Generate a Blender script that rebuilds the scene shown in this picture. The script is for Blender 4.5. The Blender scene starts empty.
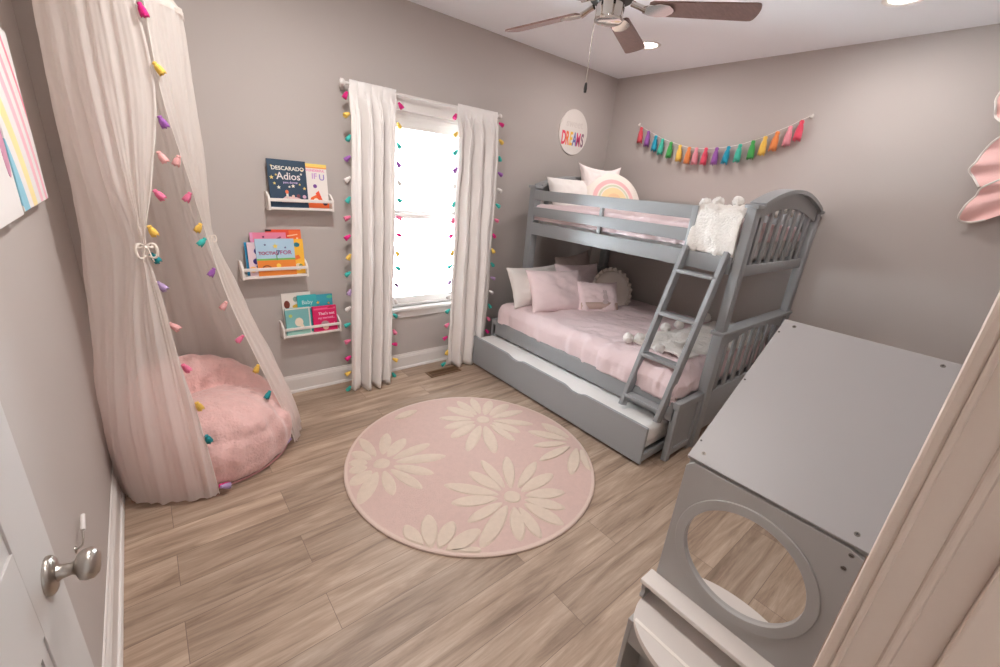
import bpy, bmesh, math, random
from math import sin, cos, pi, radians, sqrt, atan2, exp
from mathutils import Vector, Matrix, noise, Euler
random.seed(7)
scene = bpy.context.scene
COL = scene.collection

# ------------------------------------------------------------------ helpers
def lin(r, g, b):
    f = lambda c: (c/255/12.92) if c <= 10 else ((c/255+0.055)/1.055)**2.4
    return (f(r), f(g), f(b), 1.0)

def mat(name, col, rough=0.6, metal=0.0, bump=0.0, bscale=60.0, sheen=0.0, var=0.0, vscale=8.0, stretch=(1, 1, 1), spec=None, coat=0.0):
    m = bpy.data.materials.new(name); m.use_nodes = True
    nt = m.node_tree; b = nt.nodes['Principled BSDF']
    b.inputs['Base Color'].default_value = col
    b.inputs['Roughness'].default_value = rough
    b.inputs['Metallic'].default_value = metal
    if spec is not None: b.inputs['Specular IOR Level'].default_value = spec
    if sheen: b.inputs['Sheen Weight'].default_value = sheen
    if coat: b.inputs['Coat Weight'].default_value = coat
    tc = nt.nodes.new('ShaderNodeTexCoord'); mp = nt.nodes.new('ShaderNodeMapping')
    mp.inputs['Scale'].default_value = stretch
    nt.links.new(tc.outputs['Object'], mp.inputs['Vector'])
    if var:
        n = nt.nodes.new('ShaderNodeTexNoise'); n.inputs['Scale'].default_value = vscale; n.inputs['Detail'].default_value = 5
        nt.links.new(mp.outputs[0], n.inputs['Vector'])
        r = nt.nodes.new('ShaderNodeValToRGB')
        r.color_ramp.elements[0].position = 0.3; r.color_ramp.elements[1].position = 0.7
        r.color_ramp.elements[0].color = tuple(c*(1-var) for c in col[:3])+(1,)
        r.color_ramp.elements[1].color = tuple(min(1, c*(1+var)) for c in col[:3])+(1,)
        nt.links.new(n.outputs[0], r.inputs[0]); nt.links.new(r.outputs[0], b.inputs['Base Color'])
    if bump:
        n = nt.nodes.new('ShaderNodeTexNoise'); n.inputs['Scale'].default_value = bscale; n.inputs['Detail'].default_value = 4
        nt.links.new(mp.outputs[0], n.inputs['Vector'])
        bp = nt.nodes.new('ShaderNodeBump'); bp.inputs['Strength'].default_value = bump; bp.inputs['Distance'].default_value = 0.01
        nt.links.new(n.outputs[0], bp.inputs['Height']); nt.links.new(bp.outputs[0], b.inputs['Normal'])
    return m

def emis(name, col, s):
    m = bpy.data.materials.new(name); m.use_nodes = True
    nt = m.node_tree; nt.nodes.clear()
    o = nt.nodes.new('ShaderNodeOutputMaterial'); e = nt.nodes.new('ShaderNodeEmission')
    e.inputs[0].default_value = col; e.inputs[1].default_value = s
    nt.links.new(e.outputs[0], o.inputs[0]); return m

def sheer(name, col, through, trans=0.5):
    m = bpy.data.materials.new(name); m.use_nodes = True
    nt = m.node_tree; nt.nodes.clear()
    o = nt.nodes.new('ShaderNodeOutputMaterial')
    d = nt.nodes.new('ShaderNodeBsdfDiffuse'); d.inputs[0].default_value = col
    t = nt.nodes.new('ShaderNodeBsdfTranslucent'); t.inputs[0].default_value = col
    tr = nt.nodes.new('ShaderNodeBsdfTransparent')
    m1 = nt.nodes.new('ShaderNodeMixShader'); m1.inputs[0].default_value = trans
    m2 = nt.nodes.new('ShaderNodeMixShader'); m2.inputs[0].default_value = through
    tc = nt.nodes.new('ShaderNodeTexCoord'); mp = nt.nodes.new('ShaderNodeMapping'); mp.inputs['Scale'].default_value = (1, 1, .15)
    n = nt.nodes.new('ShaderNodeTexNoise'); n.inputs['Scale'].default_value = 55; n.inputs['Detail'].default_value = 5
    bp = nt.nodes.new('ShaderNodeBump'); bp.inputs['Strength'].default_value = .35; bp.inputs['Distance'].default_value = .008
    nt.links.new(tc.outputs['Object'], mp.inputs[0]); nt.links.new(mp.outputs[0], n.inputs['Vector']); nt.links.new(n.outputs[0], bp.inputs['Height'])
    nt.links.new(bp.outputs[0], d.inputs['Normal']); nt.links.new(bp.outputs[0], t.inputs['Normal'])
    nt.links.new(d.outputs[0], m1.inputs[1]); nt.links.new(t.outputs[0], m1.inputs[2])
    nt.links.new(m1.outputs[0], m2.inputs[1]); nt.links.new(tr.outputs[0], m2.inputs[2]); nt.links.new(m2.outputs[0], o.inputs[0])
    return m

def wloc(o):
    v = Vector((0, 0, 0))
    while o is not None:
        v += o.location; o = o.parent
    return v

def obj(name, bm, mats, parent=None, smooth=True, angle=40, origin=None):
    """bm is in world coordinates; the object is placed at origin (or its parent's base)."""
    me = bpy.data.meshes.new(name)
    base = wloc(parent) if parent is not None else Vector((0, 0, 0))
    org = Vector(origin) if origin is not None else base
    bmesh.ops.recalc_face_normals(bm, faces=bm.faces) if not bm.get('keepn') else None
    bmesh.ops.translate(bm.bm, verts=bm.bm.verts, vec=-org)
    bm.bm.to_mesh(me); bm.bm.free()
    for m in (mats if isinstance(mats, (list, tuple)) else [mats]): me.materials.append(m)
    o = bpy.data.objects.new(name, me); COL.objects.link(o)
    o.location = org - base
    if parent is not None: o.parent = parent
    if smooth:
        for p in me.polygons: p.use_smooth = True
        if angle < 180: me.set_sharp_from_angle(angle=radians(angle))
    return o

class MB:
    """collects solids in one bmesh"""
    def __init__(s): s.bm = bmesh.new(); s.keep = False
    def get(s, k): return s.keep
    @property
    def faces(s): return s.bm.faces
    def merge(s, b2, M=None, mi=0):
        if M is not None: bmesh.ops.transform(b2, matrix=M, verts=b2.verts)
        vm = {}
        for v in b2.verts: vm[v] = s.bm.verts.new(v.co)
        for f in b2.faces:
            try:
                nf = s.bm.faces.new([vm[v] for v in f.verts]); nf.material_index = mi
            except ValueError: pass
        b2.free()
    def box(s, x0, x1, y0, y1, z0, z1, bev=0.0, mi=0, M=None, seg=2):
        b = bmesh.new()
        bmesh.ops.create_cube(b, size=1)
        bmesh.ops.scale(b, vec=(abs(x1-x0), abs(y1-y0), abs(z1-z0)), verts=b.verts)
        bmesh.ops.translate(b, vec=((x0+x1)/2, (y0+y1)/2, (z0+z1)/2), verts=b.verts)
        if bev: bmesh.ops.bevel(b, geom=b.edges[:], offset=bev, segments=seg, affect='EDGES', profile=.5)
        s.merge(b, M, mi); return s
    def tube(s, pts, r, n=10, mi=0, cap=True):
        pts = [Vector(p) for p in pts]
        rs = r if isinstance(r, (list, tuple)) else [r]*len(pts)
        rings = []; up = None
        for i, p in enumerate(pts):
            a = pts[max(0, i-1)]; c = pts[min(len(pts)-1, i+1)]
            t = (c-a).normalized()
            if up is None:
                up = t.orthogonal().normalized()
            else:
                up = (up - t*up.dot(t)); up = up.normalized() if up.length > 1e-6 else t.orthogonal().normalized()
            w = t.cross(up)
            rings.append([s.bm.verts.new(p+(up*cos(2*pi*k/n)+w*sin(2*pi*k/n))*rs[i]) for k in range(n)])
        for i in range(len(rings)-1):
            for k in range(n):
                f = s.bm.faces.new((rings[i][k], rings[i][(k+1) % n], rings[i+1][(k+1) % n], rings[i+1][k])); f.material_index = mi
        if cap:
            for rg in (rings[0][::-1], rings[-1]):
                f = s.bm.faces.new(rg); f.material_index = mi
        return s
    def lathe(s, prof, M=None, n=24, mi=0):
        """prof: (r,z) bottom to top around Z"""
        b = bmesh.new(); rings = []
        for r, z in prof:
            if r < 1e-5: rings.append([b.verts.new((0, 0, z))])
            else: rings.append([b.verts.new((r*cos(2*pi*k/n), r*sin(2*pi*k/n), z)) for k in range(n)])
        for i in range(len(rings)-1):
            A, B = rings[i], rings[i+1]
            for k in range(n):
                a0, a1 = A[k % len(A)], A[(k+1) % len(A)]; b0, b1 = B[k % len(B)], B[(k+1) % len(B)]
                vs = []
                for v in (a0, a1, b1, b0):
                    if v not in vs: vs.append(v)
                if len(vs) >= 3: b.faces.new(vs)
        s.merge(b, M, mi); return s
    def prism(s, poly, M, d, mi=0, bev=0.0):
        """poly: 2-D outline in local XY extruded d along local Z, placed by M"""
        b = bmesh.new()
        lo = [b.verts.new((x, y, 0)) for x, y in poly]; hi = [b.verts.new((x, y, d)) for x, y in poly]
        b.faces.new(lo[::-1]); b.faces.new(hi); n = len(poly)
        for k in range(n): b.faces.new((lo[k], lo[(k+1) % n], hi[(k+1) % n], hi[k]))
        if bev: bmesh.ops.bevel(b, geom=[e for e in b.edges if abs(e.verts[0].co.z-e.verts[1].co.z) < 1e-6], offset=bev, segments=2, affect='EDGES')
        s.merge(b, M, mi); return s
    def grid(s, P, nu, nv, mi=0, closed_u=False):
        V = [[s.bm.verts.new(P(u, v)) for v in range(nv)] for u in range(nu)]
        for u in range(nu if closed_u else nu-1):
            for v in range(nv-1):
                a = V[u][v]; b = V[(u+1) % nu][v]; c = V[(u+1) % nu][v+1]; d = V[u][v+1]
                f = s.bm.faces.new((a, b, c, d)); f.material_index = mi
        return V
    def ball(s, c, r, mi=0, sub=2, sq=(1, 1, 1), rough=0.0):
        b = bmesh.new(); bmesh.ops.create_icosphere(b, subdivisions=sub, radius=1)
        for v in b.verts:
            k = 1+rough*noise.noise(v.co*3+Vector(c)*9)
            v.co = Vector((v.co.x*sq[0], v.co.y*sq[1], v.co.z*sq[2]))*r*k+Vector(c)
        s.merge(b, None, mi); return s
# bmesh.ops.recalc_face_normals wants the raw bmesh
_rec = bmesh.ops.recalc_face_normals
def obj_(name, mb, *a, **k):
    if not mb.keep: _rec(mb.bm, faces=mb.bm.faces)
    mb.keep = True
    return obj(name, mb, *a, **k)

def basis(o, x, y, z):
    M = Matrix.Identity(4)
    for i, c in enumerate((x, y, z)): M.col[i][:3] = Vector(c)
    M.col[3][:3] = Vector(o); return M

def tag(o, label=None, cat=None, group=None, kind=None):
    if label: o['label'] = label
    if cat: o['category'] = cat
    if group: o['group'] = group
    if kind: o['kind'] = kind
    return o

def thing(name, loc, label, cat, group=None):
    o = bpy.data.objects.new(name, None); COL.objects.link(o)
    o.empty_display_size = .05; o.location = loc
    return tag(o, label, cat, group)

def struct(name, mb, m, parent=None, smooth=False):
    o = obj_(name, mb, m, parent, smooth=smooth)
    if parent is None: o['kind'] = 'structure'
    return o

def share(name, src, parent, loc, rot=(0, 0, 0), scale=(1, 1, 1)):
    """a copy of one part that shares its mesh; loc is a world point"""
    o = src.copy(); COL.objects.link(o); o.name = name
    o.parent = parent; o.location = Vector(loc)-wloc(parent)
    o.rotation_euler = rot; o.scale = scale
    return o

def lettering(mb, text, M, size, ext=0.0006, align='CENTER', mi=0, space=1.0, bold=0.0):
    cu = bpy.data.curves.new('lettering', 'FONT'); cu.body = text; cu.size = size; cu.extrude = ext
    cu.align_x = align; cu.align_y = 'CENTER'; cu.space_character = space; cu.offset = bold; cu.resolution_u = 3
    ob = bpy.data.objects.new('lettering', cu)
    me = bpy.data.meshes.new_from_object(ob)
    b = bmesh.new(); b.from_mesh(me); mb.merge(b, M, mi)
    bpy.data.objects.remove(ob); bpy.data.meshes.remove(me); bpy.data.curves.remove(cu)

def fbm(x, y, z, o=4): return noise.fractal(Vector((x, y, z)), 1.0, 2.0, o)

def catmull(p, t):
    n = len(p)-1; t = max(0, min(n-1e-9, t)); i = int(t); f = t-i
    g = lambda k: p[max(0, min(n, k))]
    a, b, c, d = g(i-1), g(i), g(i+1), g(i+2)
    return ((b*2)+(c-a)*f+(a*2-b*5+c*4-d)*f*f+(b*3-a-c*3+d)*f*f*f)*0.5

# ------------------------------------------------------------------ materials
M_wall = mat('wall paint', lin(190, 181, 176), .75, bump=.05, bscale=250)
M_ceil = mat('ceiling paint', lin(248, 249, 252), .85, bump=.06, bscale=200)
M_trim = mat('white trim paint', lin(232, 226, 222), .4)
M_door = mat('white door paint', lin(202, 197, 194), .4)
M_bed = mat('grey painted wood', lin(152, 154, 156), .42, bump=.08, bscale=40, stretch=(8, 1, 8))
M_van = mat('light grey laminate', lin(167, 163, 160), .45)
M_vantop = mat('pale grey laminate', lin(155, 150, 149), .42)
M_vwhite = mat('white laminate', lin(236, 228, 222), .4)
M_vtable = mat('warm white laminate', lin(218, 209, 203), .4)
M_mirror = mat('mirror glass', (.9, .9, .9, 1), .01, 1.0)
M_pinkbed = mat('pink cotton', lin(232, 211, 213), .85, bump=.25, bscale=90, sheen=.2)
M_pinkpil = mat('pink pillow cotton', lin(246, 226, 228), .85, bump=.2, bscale=140, sheen=.2)
M_whitepil = mat('white pillow cotton', lin(240, 234, 230), .85, bump=.2, bscale=120, sheen=.2)
M_greypil = mat('grey beige cotton', lin(196, 180, 174), .85, bump=.2, bscale=120)
M_sheet = mat('white sheet', lin(238, 236, 234), .85, bump=.3, bscale=60)
M_fur = mat('white fleece', lin(243, 237, 230), .95, bump=1.0, bscale=85, sheen=.5)
M_pom = mat('white yarn', lin(245, 241, 236), .95, bump=.9, bscale=120, sheen=.4)
M_bag = mat('pink plush', lin(230, 186, 181), .9, bump=.7, bscale=75, sheen=.5, var=.06, vscale=22)
M_rug = mat('pink wool', lin(208, 178, 168), .95, bump=.7, bscale=260, var=.03, vscale=40)
M_rugpet = mat('cream wool', lin(216, 197, 180), .95, bump=.7, bscale=260, var=.03, vscale=40)
M_rugedge = mat('cream rug binding', lin(214, 190, 178), .95, bump=.5, bscale=200)
M_curt = mat('off white linen', lin(244, 239, 236), .8, bump=.2, bscale=160)
M_canopy = sheer('sheer cotton', lin(250, 243, 238), .20, .5)
M_metal = mat('brushed nickel', lin(176, 168, 160), .28, 1.0)
M_chrome = mat('polished chrome', lin(220, 214, 208), .09, 1.0)
M_blade = mat('dark walnut blade', lin(112, 84, 76), .45, bump=.1, bscale=30, stretch=(1, 10, 10), var=.15, vscale=14)
M_black = mat('black plastic', lin(30, 26, 24), .5)
M_vent = mat('brown register metal', lin(122, 92, 66), .5, .2)
M_ventd = mat('register opening', lin(52, 40, 30), .9)
M_string = mat('white string', lin(238, 232, 226), .9)
M_paper = mat('book pages', lin(238, 230, 214), .9)
M_screw = mat('screw head metal', lin(120, 112, 106), .4, .7)
M_screwd = mat('screw recess', lin(50, 44, 42), .7)
M_glass = None
TC = dict(
    magenta=lin(226, 32, 128), yellow=lin(248, 206, 96), teal=lin(64, 190, 180), purple=lin(160, 96, 176), lilac=lin(190, 160, 204),
    pink=lin(240, 122, 158), blush=lin(244, 182, 180), white=lin(244, 238, 234), red=lin(232, 88, 100), blue=lin(38, 160, 190),
    aqua=lin(76, 196, 172), green=lin(78, 176, 92), orange=lin(246, 148, 84), gold=lin(250, 204, 92), rose=lin(246, 160, 172), coral=lin(238, 84, 108), deepteal=lin(30, 150, 158))
M_t = {k: mat('yarn '+k, v, .9, bump=.4, bscale=300, sheen=.2) for k, v in TC.items()}

# floor: vinyl planks running across the room
def floor_mat():
    m = bpy.data.materials.new('oak vinyl planks'); m.use_nodes = True
    nt = m.node_tree; L = nt.links.new; b = nt.nodes['Principled BSDF']
    tc = nt.nodes.new('ShaderNodeTexCoord')
    br = nt.nodes.new('ShaderNodeTexBrick'); br.offset = .37; br.inputs['Scale'].default_value = 1
    br.inputs['Brick Width'].default_value = 1.22; br.inputs['Row Height'].default_value = .18
    br.inputs['Mortar Size'].default_value = .0012; br.inputs['Mortar Smooth'].default_value = .2
    br.inputs['Color1'].default_value = (0, 0, 0, 1); br.inputs['Color2'].default_value = (1, 1, 1, 1); br.inputs['Mortar'].default_value = (0, 0, 0, 1)
    br.inputs['Bias'].default_value = 0
    L(tc.outputs['Object'], br.inputs['Vector'])
    # per plank shift so that grain does not run on across seams
    mul = nt.nodes.new('ShaderNodeVectorMath'); mul.operation = 'MULTIPLY_ADD'
    L(br.outputs['Color'], mul.inputs[0]); mul.inputs[1].default_value = (7, 5, 3); L(tc.outputs['Object'], mul.inputs[2])
    mp = nt.nodes.new('ShaderNodeMapping'); mp.inputs['Scale'].default_value = (1.1, 11, 1); L(mul.outputs[0], mp.inputs[0])
    n1 = nt.nodes.new('ShaderNodeTexNoise'); n1.inputs['Scale'].default_value = 1.6; n1.inputs['Detail'].default_value = 7; n1.inputs['Roughness'].default_value = .62
    n1.inputs['Distortion'].default_value = .7
    L(mp.outputs[0], n1.inputs['Vector'])
    mp2 = nt.nodes.new('ShaderNodeMapping'); mp2.inputs['Scale'].default_value = (5, 90, 1); L(mul.outputs[0], mp2.inputs[0])
    n2 = nt.nodes.new('ShaderNodeTexNoise'); n2.inputs['Scale'].default_value = 1.5; n2.inputs['Detail'].default_value = 7; n2.inputs['Roughness'].default_value = .7
    L(mp2.outputs[0], n2.inputs['Vector'])
    r = nt.nodes.new('ShaderNodeValToRGB'); e = r.color_ramp.elements
    e[0].position = .28; e[0].color = lin(130, 107, 90); e[1].position = .74; e[1].color = lin(206, 183, 162)
    k = e.new(.5); k.color = lin(174, 150, 130)
    L(n1.outputs[0], r.inputs[0])
    mx = nt.nodes.new('ShaderNodeMix'); mx.data_type = 'RGBA'; mx.blend_type = 'MULTIPLY'; mx.inputs[0].default_value = .55
    r2 = nt.nodes.new('ShaderNodeValToRGB'); r2.color_ramp.elements[0].position = .32; r2.color_ramp.elements[0].color = (.56, .54, .52, 1); r2.color_ramp.elements[1].position = .7
    L(n2.outputs[0], r2.inputs[0]); L(r.outputs[0], mx.inputs[6]); L(r2.outputs[0], mx.inputs[7])
    mx2 = nt.nodes.new('ShaderNodeMix'); mx2.data_type = 'RGBA'; mx2.blend_type = 'MULTIPLY'; mx2.inputs[0].default_value = 1
    r3 = nt.nodes.new('ShaderNodeValToRGB'); r3.color_ramp.elements[0].color = (.80, .79, .79, 1); r3.color_ramp.elements[1].color = (1.1, 1.1, 1.1, 1)
    L(br.outputs['Color'], r3.inputs[0]); L(mx.outputs[2], mx2.inputs[6]); L(r3.outputs[0], mx2.inputs[7])
    mx3 = nt.nodes.new('ShaderNodeMix'); mx3.data_type = 'RGBA'; mx3.inputs[7].default_value = lin(118, 98, 85)
    L(br.outputs['Fac'], mx3.inputs[0]); L(mx2.outputs[2], mx3.inputs[6]); L(mx3.outputs[2], b.inputs['Base Color'])
    b.inputs['Roughness'].default_value = .42
    bp = nt.nodes.new('ShaderNodeBump'); bp.inputs['Strength'].default_value = .12; bp.inputs['Distance'].default_value = .004
    L(n2.outputs[0], bp.inputs['Height']); L(bp.outputs[0], b.inputs['Normal'])
    return m
M_floor = floor_mat()

def ring_mat(name, centre, axes, stops, base):
    """flat colour rings by distance from a point, in object space (print of a rainbow)"""
    m = bpy.data.materials.new(name); m.use_nodes = True
    nt = m.node_tree; L = nt.links.new; b = nt.nodes['Principled BSDF']; b.inputs['Roughness'].default_value = .85
    tc = nt.nodes.new('ShaderNodeTexCoord')
    s = nt.nodes.new('ShaderNodeVectorMath'); s.operation = 'SUBTRACT'; s.inputs[1].default_value = centre
    L(tc.outputs['Object'], s.inputs[0])
    q = nt.nodes.new('ShaderNodeVectorMath'); q.operation = 'MULTIPLY'; q.inputs[1].default_value = axes
    L(s.outputs[0], q.inputs[0])
    l = nt.nodes.new('ShaderNodeVectorMath'); l.operation = 'LENGTH'; L(q.outputs[0], l.inputs[0])
    r = nt.nodes.new('ShaderNodeValToRGB'); r.color_ramp.interpolation = 'CONSTANT'
    e = r.color_ramp.elements
    e[0].position = 0; e[0].color = stops[0][1]; e[1].position = .999; e[1].color = base
    for p, c in stops[1:]:
        k = e.new(p); k.color = c
    L(l.outputs['Value'], r.inputs[0]); L(r.outputs[0], b.inputs['Base Color'])
    return m

# ------------------------------------------------------------------ room
W, D, H, T = 4.31, 3.18, 2.74, .12
WX0, WX1, WZ0, WZ1 = -2.63, -1.83, .57, 2.06      # window opening
JX = -3.45                                         # right jamb of the doorway
struct('floor', MB().box(-W-T, T, -D-.12, T, -.1, 0), M_floor)
struct('ceiling', MB().box(-W-T, T, -D-.12, T, H, H+.1), M_ceil)
b = MB()
b.box(-W-T, WX0, 0, T, 0, H); b.box(WX1, T, 0, T, 0, H); b.box(WX0, WX1, 0, T, 0, WZ0); b.box(WX0, WX1, 0, T, WZ1, H)
struct('wall_back', b, M_wall)
struct('wall_left', MB().box(-W-T, -W, -D-.12, 0, 0, H), M_wall)
struct('wall_right', MB().box(0, T, -D-.12, 0, 0, H), M_wall)
b = MB(); b.box(JX+.02, 0, -D-.11, -D, 0, H); b.box(-W, JX+.02, -D-.11, -D, 2.06, H)
struct('wall_front', b, M_wall)
# hall outside the doorway
struct('floor_hall', MB().box(-W-.4, -1.6, -D-1.5, -D-.12, -.1, 0), M_floor)
struct('ceiling_hall', MB().box(-W-.4, -1.6, -D-1.5, -D-.12, H, H+.1), M_ceil)
b = MB(); b.box(-W-.5, -1.5, -D-1.6, -D-1.5, 0, H); b.box(-W-.5, -W-.4, -D-1.5, -D-.12, 0, H); b.box(-1.6, -1.5, -D-1.5, -D-.12, 0, H)
struct('wall_hall', b, M_wall)

def baseboard(name, p0, p1, inward):
    """moulded board from p0 to p1 on a wall; inward points into the room"""
    p0, p1, n = Vector(p0+(0,)), Vector(p1+(0,)), Vector(inward+(0,))
    prof = [(0, 0), (.026, 0), (.026, .008), (.022, .018), (.015, .021), (.015, .104), (.012, .112), (.012, .119), (.007, .128), (.006, .139), (0, .139)]
    M = basis(p0, n, (0, 0, 1), (p1-p0).normalized())
    return struct(name, MB().prism(prof, M, (p1-p0).length), M_trim)
baseboard('baseboard_back', (-W, 0), (0, 0), (0, -1))
baseboard('baseboard_left', (-W, -D), (-W, 0), (1, 0))
baseboard('baseboard_right', (0, -D), (0, 0), (-1, 0))
baseboard('baseboard_front', (-3.36, -D), (-1.05, -D), (0, 1))

# window
b = MB()
cw = .09
b.box(WX0-cw, WX0, -.02, .0, WZ0, WZ1, .004); b.box(WX1, WX1+cw, -.02, .0, WZ0, WZ1, .004)
b.box(WX0-cw, WX1+cw, -.024, 0, WZ1, WZ1+.105, .004)
b.box(WX0-cw-.03, WX1+cw+.03, -.05, .06, WZ0-.025, WZ0, .005)             # stool
b.box(WX0-cw, WX1+cw, -.02, 0, WZ0-.09, WZ0-.025, .004)                    # apron
win = struct('window_1', b, M_trim)
b = MB()
b.box(WX0, WX0+.02, 0, T, WZ0, WZ1); b.box(WX1-.02, WX1, 0, T, WZ0, WZ1); b.box(WX0, WX1, 0, T, WZ1-.02, WZ1); b.box(WX0, WX1, .02, T, WZ0, WZ0+.02)
struct('window_frame', b, M_trim, win)
def sash(name, z0, z1, y):
    b = MB(); a, c = WX0+.02, WX1-.02
    b.box(a, a+.045, y, y+.03, z0, z1, .003); b.box(c-.045, c, y, y+.03, z0, z1, .003)
    b.box(a, c, y, y+.03, z0, z0+.055, .003); b.box(a, c, y, y+.03, z1-.035, z1, .003)
    s = struct(name, b, M_trim, win)
    return s
s1 = sash('lower_sash', WZ0+.02, 1.33, .035); s2 = sash('upper_sash', 1.30, WZ1-.02, .07)
M_glass = bpy.data.materials.new('window glass'); M_glass.use_nodes = True
nt = M_glass.node_tree; nt.nodes.clear()
o_ = nt.nodes.new('ShaderNodeOutputMaterial'); t_ = nt.nodes.new('ShaderNodeBsdfTransparent'); g_ = nt.nodes.new('ShaderNodeBsdfGlossy'); g_.inputs['Roughness'].default_value = .02
mx_ = nt.nodes.new('ShaderNodeMixShader'); fr_ = nt.nodes.new('ShaderNodeFresnel'); fr_.inputs[0].default_value = 1.25
nt.links.new(fr_.outputs[0], mx_.inputs[0]); nt.links.new(t_.outputs[0], mx_.inputs[1]); nt.links.new(g_.outputs[0], mx_.inputs[2]); nt.links.new(mx_.outputs[0], o_.inputs[0])
struct('window_pane', MB().box(WX0+.06, WX1-.06, .048, .052, WZ0+.07, 1.30), M_glass, s1)
struct('window_pane', MB().box(WX0+.06, WX1-.06, .083, .087, 1.35, WZ1-.05), M_glass, s2)
# raised blind under the window head
blind = thing('window_blind', (-2.23, .01, 1.98), 'white slatted blind raised to the top of the window', 'blind')
obj_('headrail', MB().box(WX0+.022, WX1-.022, -.005, .032, 2.005, 2.038, .003), M_trim, blind, smooth=False)
for k in range(5): obj_('slat', MB().box(WX0+.026, WX1-.026, -.004, .031, 1.963+k*.0085, 1.9714+k*.0085), M_trim, blind, smooth=False)
obj_('bottom_rail', MB().box(WX0+.024, WX1-.024, -.004, .031, 1.947, 1.963, .003), M_trim, blind, smooth=False)

# doorway trim: casing on the room side, jamb with stop
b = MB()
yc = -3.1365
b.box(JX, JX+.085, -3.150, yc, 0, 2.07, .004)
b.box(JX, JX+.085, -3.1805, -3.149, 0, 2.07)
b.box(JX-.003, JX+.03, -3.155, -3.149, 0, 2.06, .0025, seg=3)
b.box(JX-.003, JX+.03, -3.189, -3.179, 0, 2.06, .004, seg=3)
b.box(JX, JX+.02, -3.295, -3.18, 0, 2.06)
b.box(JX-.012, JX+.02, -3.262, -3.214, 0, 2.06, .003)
struct('trim_1', b, mat('shaded casing paint', lin(200, 181, 167), .4))  # white casing with the dim warm doorway shade put into its colour
b = MB(); b.box(-W+.0, JX+.085, -D, -3.155, 2.075, 2.16, .004); b.box(-W, JX, -D-.11, -D, 2.045, 2.06)
struct('trim_2', b, M_trim)
# closet door beyond, seen edge-on along the entrance wall
b = MB(); b.box(-1.05, -.965, -D, -3.155, 0, 2.05, .004); b.box(-.27, -.185, -D, -3.155, 0, 2.05, .004); b.box(-1.05, -.185, -D, -3.155, 2.05, 2.135, .004)
struct('trim_3', b, M_trim)
b = MB(); b.box(-.965, -.27, -D, -D+.006, 0, 2.05)
for z0, z1 in ((.2, .95), (1.1, 1.9)): b.box(-.85, -.385, -D+.004, -D+.011, z0, z1, .004)
struct('door_2', b, M_door)

# open room door on the left
dh, de = Vector((-4.262, -3.135, 0)), Vector((-4.201, -2.309, 0))
dx = (de-dh).normalized(); dn = Vector((dx.y, -dx.x, 0)); dw = (de-dh).length
MD = basis(dh, dx, (0, 0, 1), dn)        # local x along leaf, y up, z to the room side
b = MB(); b.box(0, dw, .012, 2.03, -.035, -.006, .0015, M=MD)
st = .115
for x0, x1, y0, y1 in ((0, st, .012, 2.03), (dw-st, dw, .012, 2.03), (st, dw-st, .012, .22), (st, dw-st, .955, 1.11), (st, dw-st, 1.9, 2.03)):
    b.box(x0, x1, y0, y1, -.01, 0, .001, M=MD)
for y0, y1 in ((.22, .955), (1.11, 1.9)):
    b.prism([(st, y0), (st+.02, y0+.02), (st+.02, y1-.02), (st, y1)], MD @ Matrix.Translation((0, 0, -.01)), .007)
    b.prism([(dw-st, y0), (dw-st, y1), (dw-st-.02, y1-.02), (dw-st-.02, y0+.02)], MD @ Matrix.Translation((0, 0, -.01)), .007)
    b.prism([(st, y1), (st+.02, y1-.02), (dw-st-.02, y1-.02), (dw-st, y1)], MD @ Matrix.Translation((0, 0, -.01)), .007)
    b.prism([(st, y0), (dw-st, y0), (dw-st-.02, y0+.02), (st+.02, y0+.02)], MD @ Matrix.Translation((0, 0, -.01)), .007)
    b.box(st+.05, dw-st-.05, y0+.05, y1-.05, -.01, -.003, .004, M=MD)
door = struct('door_1', b, M_door)
b = MB(); KM = MD @ Matrix.Translation((dw-.046, 1.0, 0))
b.lathe([(0, 0), (.030, 0), (.030, .004), (.026, .008), (.013, .011), (.0105, .016), (.0095, .027), (.012, .031), (.021, .035), (.0245, .042), (.024, .051), (.018, .057), (.008, .059), (0, .0592)], KM, 28)
tag(obj_('door_knob', b, M_metal, door, angle=50), 'brushed nickel door knob')
b = MB(); b.box(dw-.0005, dw+.0012, .972, 1.028, -.03, -.006, M=MD); obj_('latch_plate', b, M_metal, door, smooth=False)

# small hook on the left wall above the knob
hk = thing('wall_hook', (-4.31, -1.62, .5), 'tiny white tipped wire hook on the left wall', 'hook')
b = MB(); b.lathe([(0, 0), (.011, 0), (.010, .004), (0, .005)], basis((-4.31, -1.655, .50), (0, 1, 0), (0, 0, 1), (1, 0, 0)), 14)
b.tube([(-4.306, -1.655, .50), (-4.294, -1.652, .505), (-4.29, -1.640, .518), (-4.29, -1.612, .533)], .0028, 8)
obj_('wire_stem', b, M_metal, hk)
obj_('white_tip', MB().tube([(-4.29, -1.616, .531), (-4.291, -1.560, .546)], .006, 10), M_trim, hk)

# floor register
vt = thing('floor_register', (-2.13, -.243, 0), 'brown metal floor register near the window wall', 'vent')
b = MB(); x0, x1, y0, y1 = -2.285, -1.975, -.302, -.185
for a in ((x0, x1, y0, y0+.018), (x0, x1, y1-.018, y1), (x0, x0+.018, y0, y1), (x1-.018, x1, y0, y1)): b.box(*a, 0, .006, .002)
obj_('frame', b, M_vent, vt)
b = MB()
for k in range(19): b.box(x0+.02+k*.0145, x0+.026+k*.0145, y0+.016, y1-.016, .001, .0045)
b.box(x0+.015, x1-.015, -.247, -.239, .001, .005)
obj_('grille', b, M_vent, vt, smooth=False)
obj_('duct_opening', MB().box(x0+.01, x1-.01, y0+.01, y1-.01, .0002, .0012), M_ventd, vt, smooth=False)

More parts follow.
